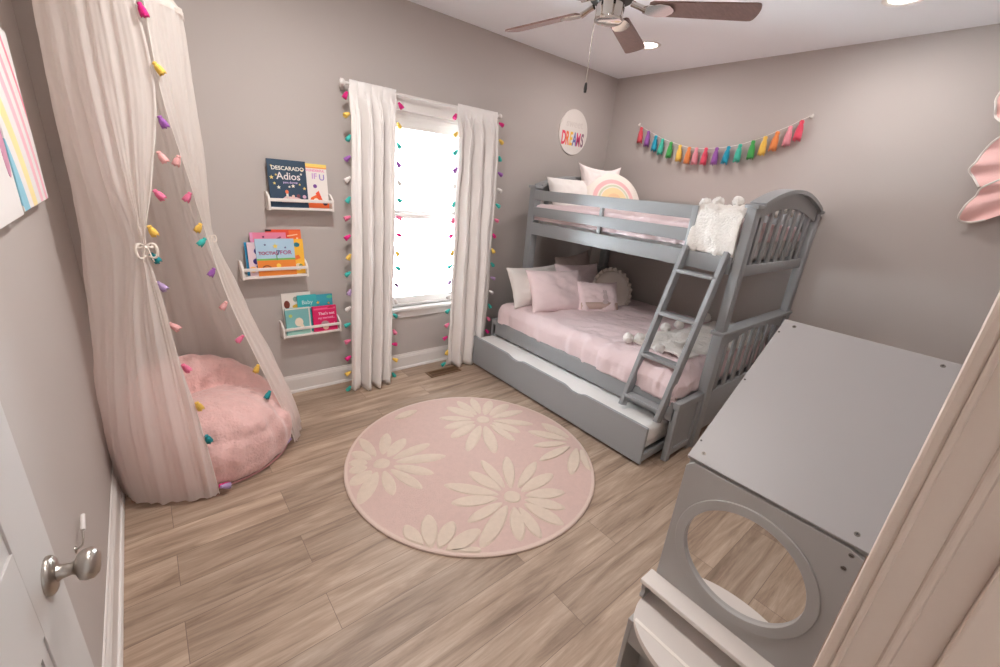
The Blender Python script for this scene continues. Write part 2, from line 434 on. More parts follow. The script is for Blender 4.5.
# ------------------------------------------------------------------ recessed ceiling lights
M_lens = emis('lit lamp lens', (1, .93, .84, 1), 14)
lampspots = [(-.744, -.819, 'round recessed ceiling light nearest the corner, beside a fan blade'), (-.676, -2.34, 'round recessed ceiling light at the top edge near the right wall')]
first = None
def can_light(x, y, label):
    t = thing('recessed_light', (x, y, H), label, 'ceiling light', 'recessed ceiling lights')
    obj_('trim_ring', MB().lathe([(.098, 0), (.098, -.004), (.092, -.009), (.078, -.006), (.07, .0), (.066, .02), (.064, .02), (.064, 0)], Matrix.Translation((x, y, H)), 36), M_trim, t)
    tag(obj_('lens', MB().lathe([(0, -.0045), (.05, -.0042), (.07, -.0015), (.07, 0), (0, 0)], Matrix.Translation((x, y, H)), 32), M_lens, t), 'glowing white lens')
for a in lampspots: can_light(*a)
can_light(-3.25, -2.34, 'unseen recessed ceiling light added over the open door')  # out of view, added to light the left half of the room
can_light(-3.3, -1.25, 'unseen recessed ceiling light added between the bed canopy and the fan')  # also unseen, placed to brighten the window wall and canopy side
def lamp(name, loc, power, size, col=(1, .9, .8), rot=(0, 0, 0), spread=pi, shape='DISK', sy=None):
    l = bpy.data.lights.new(name, 'AREA'); l.energy = power; l.shape = shape; l.size = size; l.color = col
    if sy: l.size_y = sy
    l.spread = spread
    o = bpy.data.objects.new(name, l); COL.objects.link(o); o.location = loc; o.rotation_euler = rot
    return o
for x, y, pw, c in ((-.744, -.819, 6.5, (1, .97, .95)), (-.676, -2.34, 8, (1, .95, .92)), (-3.25, -2.34, 10, (1, .97, .95)), (-3.3, -1.25, 24, (1, .97, .94))):  # the last two belong to the added, unseen lights
    lamp('ceiling_lamp', (x, y, H-.012), pw, .14, c)
lamp('hall_lamp', (-3.6, -D-.75, H-.03), .6, .3, (1, .82, .68))

# ------------------------------------------------------------------ round rug
RC, RR, RT = Vector((-2.633, -1.388)), .757, .013
def rug():
    b = MB()
    b.lathe([(0, 0), (RR-.004, 0), (RR, .003), (RR, RT-.004), (RR-.006, RT), (RR-.02, RT), (0, RT)], Matrix.Translation((RC.x, RC.y, 0)), 120)
    for f in b.bm.faces: 
        c = f.calc_center_median(); f.material_index = 2 if (Vector(c.xy)-RC).length > RR-.014 else 0
    cnt = [0]
    def petal(cx, cy, ang, r0, ln, w):
        while ln > .03 and (Vector((cx, cy))+Vector((cos(ang), sin(ang)))*(r0+ln)-RC).length > RR-.018: ln -= .01
        if ln < .06: return
        cnt[0] += 1; dz = .00006*cnt[0]
        n = 18; ctr = Vector((cx, cy))+Vector((cos(ang), sin(ang)))*(r0+ln/2); ax = Vector((cos(ang), sin(ang))); ay = Vector((-ax.y, ax.x))
        out, inn = [], []
        for k in range(n):
            t = 2*pi*k/n; u = cos(t); v = sin(t)*(1-.28*u*u*abs(u))*(1+.12*u)
            for sc, lst in ((1, out), (.86, inn)):
                p = ctr+ax*(u*ln/2*sc)+ay*(v*w/2*sc)
                d = p-RC
                lim = RR-(.016 if lst is out else .024)
                if d.length > lim: p = RC+d.normalized()*lim
                lst.append(p)
        vo = [b.bm.verts.new((p.x, p.y, RT-.001)) for p in out]; vi = [b.bm.verts.new((p.x, p.y, RT+.0025+dz)) for p in inn]
        for k in range(n):
            f = b.bm.faces.new((vo[k], vo[(k+1) % n], vi[(k+1) % n], vi[k])); f.material_index = 1
        f = b.bm.faces.new(vi); f.material_index = 1
    def flower(cx, cy, n, ph, base, seed, rc=.052):
        r = random.Random(seed)
        petal(cx, cy, 0, -rc, rc*2, rc*1.9)
        for k in range(n):
            a = ph+2*pi*k/n+r.uniform(-.06, .06)
            ln = base*r.uniform(.78, 1.18); petal(cx, cy, a, rc+r.uniform(.012, .03), ln, .078*r.uniform(.85, 1.15))
    flower(-3.134, -1.165, 13, .1, .275, 3)
    flower(-2.326, -1.090, 14, .25, .285, 5)
    flower(-2.669, -1.811, 14, .05, .295, 9)
    flower(-1.945, -1.66, 13, .3, .26, 12)
    flower(-3.245, -1.925, 13, .15, .21, 14)
    petal(-2.60, -.72, 3.3, .06, .2, .075)
    o = obj_('round_rug', b, [M_rug, M_rugpet, M_rugedge], angle=30, origin=(RC.x, RC.y, 0))
    tag(o, 'round pink wool rug with cream daisies on the wood floor', 'rug')
rug()

# ------------------------------------------------------------------ tassel meshes (shared)
def tassel_mb(L, r, strands=True, seed=1):
    """hangs down from the origin"""
    b = MB(); n = 24; rnd = random.Random(seed)
    prof = [(0, .0), (r*.4, -.01*L), (r*.62, -.07*L), (r*.62, -.15*L), (r*.50, -.21*L), (r*.62, -.27*L), (r*.86, -.48*L), (r*.95, -.78*L), (r*.98, -1.0*L), (r*.6, -.95*L), (0, -.90*L)]
    rings = []
    for i, (rr, z) in enumerate(prof):
        if rr == 0: rings.append([b.bm.verts.new((0, 0, z))]); continue
        rg = []
        for k in range(n):
            w = 1+(.13 if i >= 5 else .03)*(-1)**k
            zz = z-(.09*L*rnd.uniform(-1, 1) if i == 8 else 0)
            rg.append(b.bm.verts.new((rr*w*cos(2*pi*k/n), rr*w*sin(2*pi*k/n), zz)))
        rings.append(rg)
    for i in range(len(rings)-1):
        A, B = rings[i], rings[i+1]
        for k in range(n):
            vs = []
            for v in (A[k % len(A)], A[(k+1) % len(A)], B[(k+1) % len(B)], B[k % len(B)]):
                if v not in vs: vs.append(v)
            b.bm.faces.new(vs)
    return b
_tass = {}
def tassel(parent, colour, loc, L, r, rot=(0, 0, 0)):
    key = (colour, L, r)
    if key not in _tass:
        o = obj_('tassel', tassel_mb(L, r), M_t[colour], None, angle=180)
        o.parent = parent; o.location = Vector(loc)-wloc(parent); o.rotation_euler = rot
        o['label'] = colour+' yarn tassel'; _tass[key] = o; return o
    o = share('tassel', _tass[key], parent, loc, rot); return o

# ------------------------------------------------------------------ curtains
rod = thing('curtain_rod', (-2.23, -.075, 2.19), 'slim white curtain rod above the window', 'curtain rod')
obj_('pole', MB().tube([(-2.885, -.075, 2.150), (-1.575, -.075, 2.150)], .009, 12), M_trim, rod)
for x in (-2.885, -1.575):
    b = MB(); b.ball((x, -.075, 2.150), .021, sub=3); obj_('finial', b, M_trim, rod)
for x in (-2.86, -1.60):
    b = MB(); b.tube([(x, 0, 2.150), (x, -.075, 2.150)], .006, 8); b.box(x-.012, x+.012, -.006, 0, 2.115, 2.185, .002); obj_('bracket', b, M_trim, rod)

def curtain(label, tx0, tx1, bx0, bx1, ybot, seed, folds, ytop=-.075):
    root = thing('window_curtain', ((tx0+tx1)/2, -.08, 0), label, 'curtain', 'curtains at the window')
    NU, NV = 170, 60; ztop, zb = 2.172, .012
    rnd = random.Random(seed); ph = [rnd.uniform(0, 6.28) for _ in range(4)]
    def P(uf, vf):
        z = ztop+(zb-ztop)*vf; k = vf
        uw = uf+.035*sin(5*uf+ph[1]+1.2*k)
        f = 2*abs(sin(pi*folds*uw+ph[0]+.2*sin(3*k+ph[1])))**.6-1+.30*sin(2*pi*folds*2.1*uw+ph[2]+.6*k)*(1-.4*k)+.12*sin(2*pi*folds*3.9*uw+ph[3])*(1-.7*k)
        amp = .012+.072*min(1, k/.10)+.015*k
        e = min(1, min(uf, 1-uf)/.06)
        x = (tx0+(tx1-tx0)*uf)*(1-k)+(bx0+(bx1-bx0)*uf)*k+.012*sin(2*pi*folds*uf+ph[1])*min(1, k*3)
        bulge = .012*sin(pi*k)
        y = ytop*(1-k)+ybot(uf)*k - amp*f*.7*(.45+.55*e) - bulge - .024*min(1, k/.1)
        y += .012*fbm(uf*3+seed, k*5, .3, 3)+.01*fbm(uf*9+seed, k*14, 1.3, 2)
        if vf < .045: y = ytop-(.014+.004*f)+0*k
        y = min(y, -.024)
        if vf > .93: y += .01*sin(uf*40+seed)*(vf-.93)/.07
        return Vector((x, y, z))
    b = MB(); b.grid(lambda u, v: P(u/(NU-1), v/(NV-1)), NU, NV)
    o = obj_('cloth', b, M_curt, root, angle=180)
    so = o.modifiers.new('thickness', 'SOLIDIFY'); so.thickness = .004; so.offset = 0
    seq = ['magenta', 'yellow', 'teal', 'purple', 'white', 'teal', 'pink', 'magenta', 'yellow', 'teal', 'lilac', 'white', 'teal', 'pink', 'magenta', 'yellow', 'teal']
    for side in (0, 1):
        pts = [P(side, i/40) for i in range(1, 41)]
        sx = -.008 if side == 0 else .008
        obj_('trim_cord', MB().tube([p+Vector((sx*.5, -.003, 0)) for p in pts], .0028, 6), M_string, root)
        for i, c in enumerate(seq):
            k = .035+i*.0595
            p = P(side, k)+Vector((sx*2.0, -.006, 0))
            tassel(root, c, p, .046, .015, (rnd.uniform(-.4, .4), (-1 if side == 0 else 1)*-rnd.uniform(.4, 1.2), 0))
    return root
curtain('off white curtain with tassel trim between the book shelves and the window', -2.845, -2.515, -2.93, -2.585, lambda u: -.10-.10*sin(pi*min(1, u*.9+.1)), 3, 3.5)
curtain('off white curtain with tassel trim between the window and the bunk bed', -2.005, -1.612, -2.035, -1.640, lambda u: -.105-.05*sin(pi*u)*(1 if u < .6 else .6), 8, 4)

# ------------------------------------------------------------------ picture shelves and books
def ledge(name, x0, x1, z, label):
    t = thing('picture_ledge', ((x0+x1)/2, 0, z), label, 'shelf', 'white book ledges on the window wall')
    obj_('shelf_board', MB().box(x0+.012, x1-.012, -.098, -.001, z, z+.014, .002), M_vwhite, t)
    for a in (x0, x1-.012):
        M = basis((a, 0, 0), (0, -1, 0), (0, 0, 1), (1, 0, 0))
        pts = [(0, z-.004), (.10, z-.004), (.10, z+.062), (.094, z+.075)]+[(.06-.045*sin(q*pi/16), z+.118-.043*cos(q*pi/16)+.0) for q in range(0, 0)]+[(.075, z+.088), (.05, z+.104), (.02, z+.108), (0, z+.108)]
        # local z of M points along +x; y axis is up
        obj_('end_bracket', MB().prism(pts, basis((a, 0, 0), (0, -1, 0), (0, 0, 1), (1, 0, 0)), .012), M_vwhite, t, smooth=False)
    obj_('front_rail', MB().box(x0+.012, x1-.012, -.0985, -.0905, z+.050, z+.070, .002), M_vwhite, t)
ledge('s', -3.383, -2.98, 1.348, 'white picture ledge highest of three, holding the dark blue book')
ledge('s', -3.571, -3.173, .910, 'white picture ledge in the middle, next to the canopy, holding bright books')
ledge('s', -3.368, -2.966, .474, 'white picture ledge lowest of three, holding the pink book')

_bm = {}
def cmat(c, rough=.45):
    if c not in _bm: _bm[c] = mat('printed '+str(c), lin(*c), rough)
    return _bm[c]
def book(label, x0, x1, z0, ztop, yb, th, cover, lean=7, group=None, art=None, title=None, board=False):
    """stands on a ledge, its back foot at depth yb, leaning back to the wall"""
    w, h = x1-x0, (ztop-z0)/cos(radians(lean)); cx = (x0+x1)/2
    ca, sa = cos(radians(lean)), sin(radians(lean))
    M = basis((cx, yb, z0), (1, 0, 0), (0, sa, ca), (0, -ca, sa))    # local x right, y up the cover, z towards the room
    b = MB(); e = .0022
    b.box(-w/2, w/2, 0, h, 0, e, M=M, mi=0); b.box(-w/2, w/2, 0, h, th-e, th, M=M, mi=0)
    b.box(-w/2, -w/2+e, 0, h, e, th-e, M=M, mi=0)
    b.box(-w/2+e, w/2-.003, .003, h-.003, e, th-e, M=M, mi=1)
    o = obj_('book', b, [cmat(cover), M_paper], smooth=False, origin=(cx, yb, z0))
    tag(o, label, 'book', group)
    F = M @ Matrix.Translation((0, 0, th))
    if art:
        b = MB(); used = []
        for a in art:
            if a[1] not in used: used.append(a[1])
            mi = used.index(a[1])
            if a[0] == 'r':
                _, c, u0, u1, v0, v1 = a; lv = .0004*(1+len([q for q in art[:art.index(a)] if q[0] == 'r']))
                b.box(u0*w, u1*w, v0*h, v1*h, 0, lv, M=F, mi=mi)
            elif a[0] == 'c':
                _, c, u, v, r = a[:5]; sq = a[5] if len(a) > 5 else 1
                b.lathe([(r*w, 0), (r*w, .0016), (0, .0016)], F @ Matrix.Translation((u*w, v*h, 0)) @ Matrix.Diagonal((1, sq, 1, 1)), 18, mi=mi)
            elif a[0] == 's' and len(art) > 12:                 # star
                _, c, u, v, r = a; b2 = MB()
                b2.prism([(r*w*(1 if k % 2 == 0 else .45)*cos(pi/2+k*pi/5), r*w*(1 if k % 2 == 0 else .45)*sin(pi/2+k*pi/5)) for k in range(10)], F @ Matrix.Translation((u*w, v*h, 0)), .0018)
                obj_('printed_star', b2, cmat(c), o, smooth=False)
            elif a[0] == 's':
                _, c, u, v, r = a
                pts = [(r*w*(1 if k % 2 == 0 else .45)*cos(pi/2+k*pi/5), r*w*(1 if k % 2 == 0 else .45)*sin(pi/2+k*pi/5)) for k in range(10)]
                b.prism(pts, F @ Matrix.Translation((u*w, v*h, 0)), .0018, mi=mi)
            elif a[0] == 'p':                                   # polygon in cover units
                b.prism([(u*w, v*h) for u, v in a[2]], F, a[3] if len(a) > 3 else .0014, mi=mi)
            elif a[0] == 'a':                                   # arc band
                _, c, u, v, r0, r1, a0, a1 = a
                q = [(r1*w*cos(a0+(a1-a0)*k/10), r1*w*sin(a0+(a1-a0)*k/10)) for k in range(11)]+[(r0*w*cos(a1+(a0-a1)*k/10), r0*w*sin(a1+(a0-a1)*k/10)) for k in range(11)]
                b.prism(q, F @ Matrix.Translation((u*w, v*h, 0)), .0016, mi=mi)
        b.keep = False
        obj_('cover_print', b, [cmat(c) for c in used], o, smooth=False)
    if title:
        for txt, c, u, v, size, sp in title:
            b = MB(); lettering(b, txt, F @ Matrix.Translation((u*w, v*h, .0018)), size*w, .0005, space=sp, bold=.0006)
            obj_('title', b, cmat(c), o, smooth=False)
    return o
rb = random.Random(4)
stars = []
for (u, v) in ((-.4, .86), (-.3, .68), (-.36, .5), (-.26, .42), (.36, .72), (.4, .8), (.3, .5), (-.42, .62), (.12, .46), (.02, .44), (.42, .42)):
    stars.append(('s', (236, 208, 120) if rb.random() < .6 else (240, 232, 214), u, v, rb.uniform(.03, .06)))
G1 = 'children\'s books on the ledges'
z = 1.362
book('white book with a yellow top and orange fox behind the dark blue book', -3.205, -2.999, z, 1.640, -.050, .010, (240, 232, 226), 6, G1,
     art=[('r', (246, 214, 110), -.5, .5, .93, 1), ('r', (240, 160, 90), -.2, .5, .9, .93), ('p', (238, 110, 50), [(-.2, .0), (.5, .0), (.5, .12), (.3, .2), (.1, .3), (-.05, .24)]), ('c', (250, 236, 220), .1, .17, .08), ('c', (120, 70, 150), .1, .5, .06), ('c', (60, 40, 60), .38, .12, .08), ('p', (238, 90, 60), [(.2, .1), (.34, .1), (.2, .4), (.1, .34)])],
     title=[('IF', (200, 150, 210), .1, .72, .24, 1.0), ('U', (150, 130, 200), .33, .70, .26, 1.0), ('WONDERFUL', (236, 150, 190), .12, .85, .10, 1.0)])
book('dark navy blue children\'s book with stars and white lettering', -3.363, -3.137, z, 1.648, -.066, .012, (38, 62, 84), 6, G1,
     art=stars+[('p', (226, 190, 190), [(-.22, .16), (-.1, .24), (.2, .22), (.4, .16), (.4, .11), (-.22, .11)]), ('c', (232, 120, 80), -.06, .33, .045, 1.2), ('p', (240, 230, 220), [(-.1, .14), (-.02, .14), (-.03, .3), (-.08, .3)]), ('c', (232, 196, 180), .1, .24, .04), ('c', (120, 60, 70), .24, .25, .05), ('c', (210, 170, 190), .4, .24, .05), ('p', (90, 70, 130), [(-.36, .12), (-.2, .12), (-.3, .2)])],
     title=[('DESCARADO', (240, 234, 222), .02, .82, .145, 1.0), ('Adios', (236, 226, 224), .02, .655, .27, 1.0), ('para dormir', (190, 170, 210), .06, .53, .08, 1.0)])
z = .924
book('bright blue children\'s book peeping out at the canopy end of the middle ledge', -3.533, -3.42, z, 1.135, -.045, .008, (40, 150, 200), 6, G1)
book('red orange children\'s book standing tallest at the back of the middle ledge', -3.401, -3.186, z, 1.213, -.036, .009, (226, 74, 48), 6, G1,
     art=[('r', (236, 110, 50), .15, .5, .7, .98), ('r', (40, 24, 24), -.5, -.34, .96, 1.0), ('c', (250, 210, 180), .38, .8, .03), ('p', (250, 200, 160), [(.1, .84), (.4, .88), (.4, .9), (.1, .87)]), ('c', (250, 220, 120), .02, .82, .04)])
book('pink children\'s book behind the light blue one on the middle ledge', -3.497, -3.284, z, 1.196, -.052, .008, (232, 132, 160), 6, G1,
     art=[('c', (120, 40, 80), -.14, .9, .03), ('p', (150, 60, 90), [(.2, .8), (.36, .88), (.34, .91), (.22, .86)]), ('r', (226, 150, 190), -.5, -.42, 0, 1), ('r', (170, 110, 90), -.1, .4, .77, .79)])
book('yellow children\'s book with a blue eye at the window end of the middle ledge', -3.302, -3.184, z, 1.154, -.062, .008, (246, 186, 60), 6, G1,
     art=[('c', (40, 120, 140), .14, .84, .16, .8), ('c', (250, 230, 200), .14, .2, .2), ('c', (200, 90, 60), -.1, .34, .1), ('c', (120, 160, 90), .26, .24, .09), ('p', (236, 120, 50), [(-.2, .5), (.2, .55), (.3, .45), (0, .4)])])
book('white children\'s book with purple flowers at the canopy end of the middle ledge', -3.522, -3.425, z, 1.137, -.068, .008, (232, 206, 214), 6, G1,
     art=[('c', (66, 48, 130), .08, .74, .22), ('c', (90, 60, 150), .3, .5, .22), ('c', (60, 44, 120), -.05, .44, .2), ('c', (210, 140, 180), .06, .55, .12), ('p', (34, 28, 40), [(-.1, .3), (.1, .36), (.45, .0), (.2, .0)]), ('p', (246, 240, 236), [(.05, .3), (.12, .32), (.36, .04), (.28, .04)]), ('c', (246, 196, 120), -.3, .2, .2)])
book('light blue and orange landscape book in front on the middle ledge', -3.477, -3.247, z, 1.160, -.078, .010, (176, 206, 226), 6, G1,
     art=[('r', (232, 134, 50), -.5, .5, 0, .42), ('r', (120, 180, 90), -.5, .5, .42, .47), ('s', (248, 216, 100), .0, .8, .075), ('s', (90, 80, 130), -.26, .84, .035), ('s', (90, 80, 130), .26, .76, .035), ('a', (120, 56, 30), -.27, .16, .11, .135, 0, pi), ('c', (248, 206, 80), .04, .27, .06), ('p', (90, 160, 80), [(.0, .42), (.03, .42), (.02, .58), (.005, .58)])],
     title=[('TOCTIAS', (176, 56, 110), -.20, .61, .125, .95), ('7', (60, 60, 110), .06, .61, .2, 1), ('FOR', (176, 70, 130), .26, .62, .16, 1.05)])
z = .488
book('white children\'s book with a brown animal at the back of the lowest ledge', -3.343, -3.150, z, .776, -.036, .008, (238, 230, 222), 6, G1,
     art=[('c', (120, 50, 36), -.34, .72, .1, 1.5), ('c', (220, 176, 60), .0, .66, .16, .5), ('c', (150, 170, 160), -.04, .84, .08, 1.2), ('c', (236, 90, 100), .18, .7, .07), ('c', (226, 60, 90), .1, .88, .05), ('p', (110, 44, 34), [(-.4, .56), (-.1, .62), (.3, .6), (.3, .57), (-.1, .55)])])
book('turquoise children\'s book in the middle of the lowest ledge', -3.245, -3.115, z, .756, -.048, .008, (60, 176, 180), 6, G1, title=[('Baby', (190, 226, 226), -.0, .8, .3, 1), ('Animals', (220, 190, 210), .0, .66, .18, 1)])
book('blue green children\'s book with a yellow star at the window end of the lowest ledge', -3.150, -2.999, z, .748, -.040, .009, (54, 158, 176), 6, G1,
     art=[('s', (250, 190, 60), -.2, .78, .09), ('c', (90, 190, 150), .36, .92, .14, .6), ('c', (226, 170, 90), .3, .74, .05)])
book('pale teal board book with a white bear on the lowest ledge', -3.340, -3.176, z, .678, -.072, .016, (126, 186, 186), 6, G1,
     art=[('c', (238, 222, 200), .02, .46, .17, 1.15), ('c', (238, 222, 200), .13, .30, .08), ('c', (150, 206, 190), -.28, .22, .1), ('c', (190, 206, 110), -.3, .72, .07), ('r', (226, 220, 210), -.5, .5, .95, 1), ('r', (226, 220, 210), .44, .5, 0, .95), ('p', (160, 210, 196), [(-.5, .0), (.44, .0), (.44, .2), (.1, .12), (-.5, .1)])])
book('magenta pink board book with white lettering on the lowest ledge', -3.158, -2.990, z, .672, -.072, .016, (216, 24, 96), 6, G1,
     art=[('r', (236, 96, 140), -.46, .46, .86, .93), ('p', (196, 20, 60), [(.1, .9), (.25, 1.0), (.4, .9)]), ('c', (176, 150, 150), -.02, .28, .17, .8), ('p', (60, 30, 40), [(-.2, .14), (.2, .14), (.26, .24), (.0, .36), (-.24, .24)], .0012), ('c', (246, 206, 190), .0, .16, .13), ('c', (240, 130, 170), -.38, .2, .03), ('c', (240, 130, 170), .38, .3, .03)],
     title=[("That's not", (246, 214, 226), .06, .70, .165, 1), ('my mermaid...', (240, 170, 200), .06, .53, .125, 1)])

# ------------------------------------------------------------------ wall pieces
sg = thing('wall_sign', (-.575, 0, 2.16), 'round white sign with colourful lettering near the corner', 'sign')
R_, sc_ = .205, Vector((-.575, 0, 2.160))
SM = basis(sc_, (1, 0, 0), (0, 0, 1), (0, -1, 0))
tag(obj_('board', MB().lathe([(0, 0), (R_, 0), (R_, .010), (R_-.002, .012), (0, .012)], SM, 64), mat('white painted board', lin(240, 232, 226), .6), sg), 'round white board')
cols = [(232, 70, 100), (246, 130, 80), (248, 196, 80), (120, 130, 190), (236, 90, 140), (150, 110, 130)]
wid = [-.137, -.083, -.030, .022, .078, .137]
for ch, cc, xx in zip('DREAMS', cols, wid):
    b = MB(); lettering(b, ch, SM @ Matrix.Translation((xx, -.065, .0125)) @ Matrix.Diagonal((.58, 1.15, 1, 1)), .145, .0012, bold=.004)
    obj_('letter', b, cmat(cc), sg, smooth=False)
b = MB(); lettering(b, 'sweet', SM @ Matrix.Translation((0, .075, .0125)), .10, .0012, bold=.001)
obj_('letter', b, mat('pale grey lettering', lin(230, 221, 215), .6), sg, smooth=False)

gl = thing('tassel_garland', (-.005, -1.11, 2.3), 'rainbow yarn tassel garland strung across the right wall', 'garland')
gp = [(-.36, 2.302), (-.408, 2.272), (-.557, 2.205), (-.676, 2.155), (-.822, 2.110), (-.94, 2.080), (-1.039, 2.070), (-1.115, 2.068), (-1.212, 2.072), (-1.314, 2.082), (-1.41, 2.100), (-1.498, 2.128), (-1.582, 2.158), (-1.656, 2.192), (-1.739, 2.228), (-1.805, 2.266), (-1.858, 2.300)]
gpv = [Vector((-.040, y, z+.004)) for y, z in gp]; gpv[0].x = -.004; gpv[-1].x = -.004
gcols = ['red', 'purple', 'blue', 'aqua', 'green', 'gold', 'orange', 'rose', 'coral', 'purple', 'blue', 'aqua', 'green', 'gold', 'orange', 'rose', 'coral']
obj_('string', MB().tube([catmull(gpv, i*16/80) for i in range(81)], .0022, 6), M_string, gl)
for y, z, x in ((-.36, 2.306, 0), (-1.858, 2.304, 0)):
    b = MB(); b.lathe([(0, 0), (.009, 0), (.007, .006), (0, .007)], basis((0, y, z), (0, 1, 0), (0, 0, 1), (-1, 0, 0)), 12); b.ball((-.013, y, z-.012), .010, sub=2); obj_('end_knot', b, M_string, gl)
ty = [-.415, -.505, -.595, -.675, -.770, -.865, -.960, -1.030, -1.120, -1.215, -1.315, -1.405, -1.500, -1.585, -1.665, -1.745, -1.812]
for i, (c, y) in enumerate(zip(gcols, ty)):
    zz = min(catmull(gpv, k/8*1.0).z for k in range(0, 129) if abs(catmull(gpv, k/8).y-y) < .03)
    tassel(gl, c, (-.042, y, zz+.008), .140, .025, (random.uniform(-.07, .07), 0, random.uniform(0, 6)))

# rainbow canvases on the left wall
ymid = -.94
def canvas(label, y0, y1, z0, z1, th, m):
    t = thing('picture_canvas', (-W, (y0+y1)/2, (z0+z1)/2), label, 'wall art', 'rainbow canvas prints on the left wall')
    obj_('canvas', MB().box(-W+.001, -W+th, y0, y1, z0, z1, .002), m, t, smooth=False)
    return t
wht = lin(240, 236, 234)
stops = [(0, wht), (.10, lin(196, 150, 200)), (.112, wht), (.135, lin(150, 206, 226)), (.165, wht), (.19, lin(250, 232, 170)), (.215, wht), (.245, lin(248, 196, 208)), (.262, wht), (.285, lin(246, 186, 200)), (.298, wht), (.325, lin(246, 150, 170)), (.338, wht)]
mr = ring_mat('rainbow print', (0, -.62, -.40), (0, .35, .33), [(p*1.0, c) for p, c in stops], wht)
c1 = canvas('tall white canvas with a pastel rainbow stripe print near the corner', -1.245, -.735, 1.425, 1.965, .036, mr)
c2 = canvas('white canvas with watercolour blobs at the photo edge beside the rainbow canvas', -1.83, -1.272, 1.42, 1.965, .036, mat('white canvas', wht, .85))
b = MB()
for i, (y, z, ry, rz) in enumerate(((-1.31, 1.60, .032, .075), (-1.33, 1.74, .04, .055), (-1.38, 1.82, .05, .045))):
    b.lathe([(1, 0), (1, .001), (0, .001)], basis((-W+.036, y, z), (0, ry, .01), (0, 0, rz), (1, 0, 0)), 22, mi=i)
obj_('watercolour_blob', b, [cmat((214, 150, 180)), cmat((130, 190, 206)), cmat((190, 206, 110))], c2, smooth=False)

# pink ruffled cloth on the right wall
pk = thing('hanging_bow', (-.02, -2.95, 1.7), 'pink ruffled fabric bow with white edging on the right wall', 'wall decoration')
M_pinkf = mat('pink chiffon', lin(248, 202, 198), .8, bump=.15, bscale=80)
def ruffle(edge, back, name):
    ed = [Vector((-.05, y, z)) for y, z in edge]; bk = [Vector((-.02, y, z)) for y, z in back]
    NU, NV = 60, 24
    def P(u, v):
        a = catmull(ed, u/(NU-1)*(len(ed)-1)); c = catmull(bk, u/(NU-1)*(len(bk)-1)); t = v/(NV-1)
        p = a*(1-t)+c*t; p.x = -.012-.05*(1-t)*(.8+.35*sin(u*.24+t*2))-.02*sin(t*pi); p.x = min(p.x, -.006); return p
    b = MB(); b.grid(P, NU, NV); o = obj_(name, b, M_pinkf, pk, angle=180); s = o.modifiers.new('t', 'SOLIDIFY'); s.thickness = .003
    obj_('edging', MB().tube([P(u, 0) for u in range(NU)], .006, 8), M_string, o)
ruffle([(-2.93, 2.19), (-2.855, 2.11), (-2.826, 2.05), (-2.815, 1.99), (-2.801, 1.945), (-2.835, 1.90), (-2.872, 1.85)], [(-3.14, 2.13), (-3.14, 2.08), (-3.14, 2.04), (-3.14, 2.0), (-3.14, 1.96), (-3.14, 1.92), (-3.14, 1.9)], 'upper_ruffle')
ruffle([(-2.95, 1.90), (-2.885, 1.845), (-2.875, 1.80), (-2.85, 1.74), (-2.845, 1.66), (-2.90, 1.645), (-2.96, 1.665)], [(-3.14, 1.9), (-3.14, 1.88), (-3.14, 1.86), (-3.14, 1.84), (-3.14, 1.82), (-3.14, 1.80), (-3.14, 1.78)], 'lower_ruffle')
ruffle([(-2.84, 2.44), (-2.80, 2.40), (-2.786, 2.34), (-2.80, 2.29), (-2.815, 2.24), (-2.86, 2.20)], [(-3.14, 2.36), (-3.14, 2.33), (-3.14, 2.3), (-3.14, 2.27), (-3.14, 2.24), (-3.14, 2.2)], 'top_ruffle')

# ------------------------------------------------------------------ ceiling fan
FX, FY = -2.15, -1.57
fan = thing('ceiling_fan', (FX, FY, H), 'five bladed ceiling fan with chrome motor and dark blades', 'ceiling fan')
FM = Matrix.Translation((FX, FY, 0))
tag(obj_('canopy_cup', MB().lathe([(0, 2.66), (.03, 2.66), (.06, 2.69), (.07, 2.74), (0, 2.74)], FM, 36), M_chrome, fan), 'chrome mounting cup')
obj_('downrod', MB().tube([(FX, FY, 2.6), (FX, FY, 2.67)], .013, 14), M_chrome, fan)
obj_('motor_housing', MB().lathe([(0, 2.485), (.07, 2.485), (.105, 2.492), (.128, 2.51), (.132, 2.54), (.118, 2.575), (.07, 2.60), (.03, 2.612), (0, 2.612)], FM, 48), M_chrome, fan)
obj_('motor_vents', MB().lathe([(.06, 2.472), (.098, 2.476), (.102, 2.488), (.06, 2.488)], FM, 40), M_black, fan)
obj_('switch_cup', MB().lathe([(0, 2.386), (.05, 2.386), (.064, 2.390), (.068, 2.398), (.066, 2.408), (.064, 2.47), (0, 2.47)], FM, 40), M_chrome, fan)
b = MB(); b.box(-.010, .010, -.0655, -.0630, 2.425, 2.447, M=FM @ Matrix.Rotation(radians(28), 4, 'Z')); obj_('switch', b, M_black, fan, smooth=False)
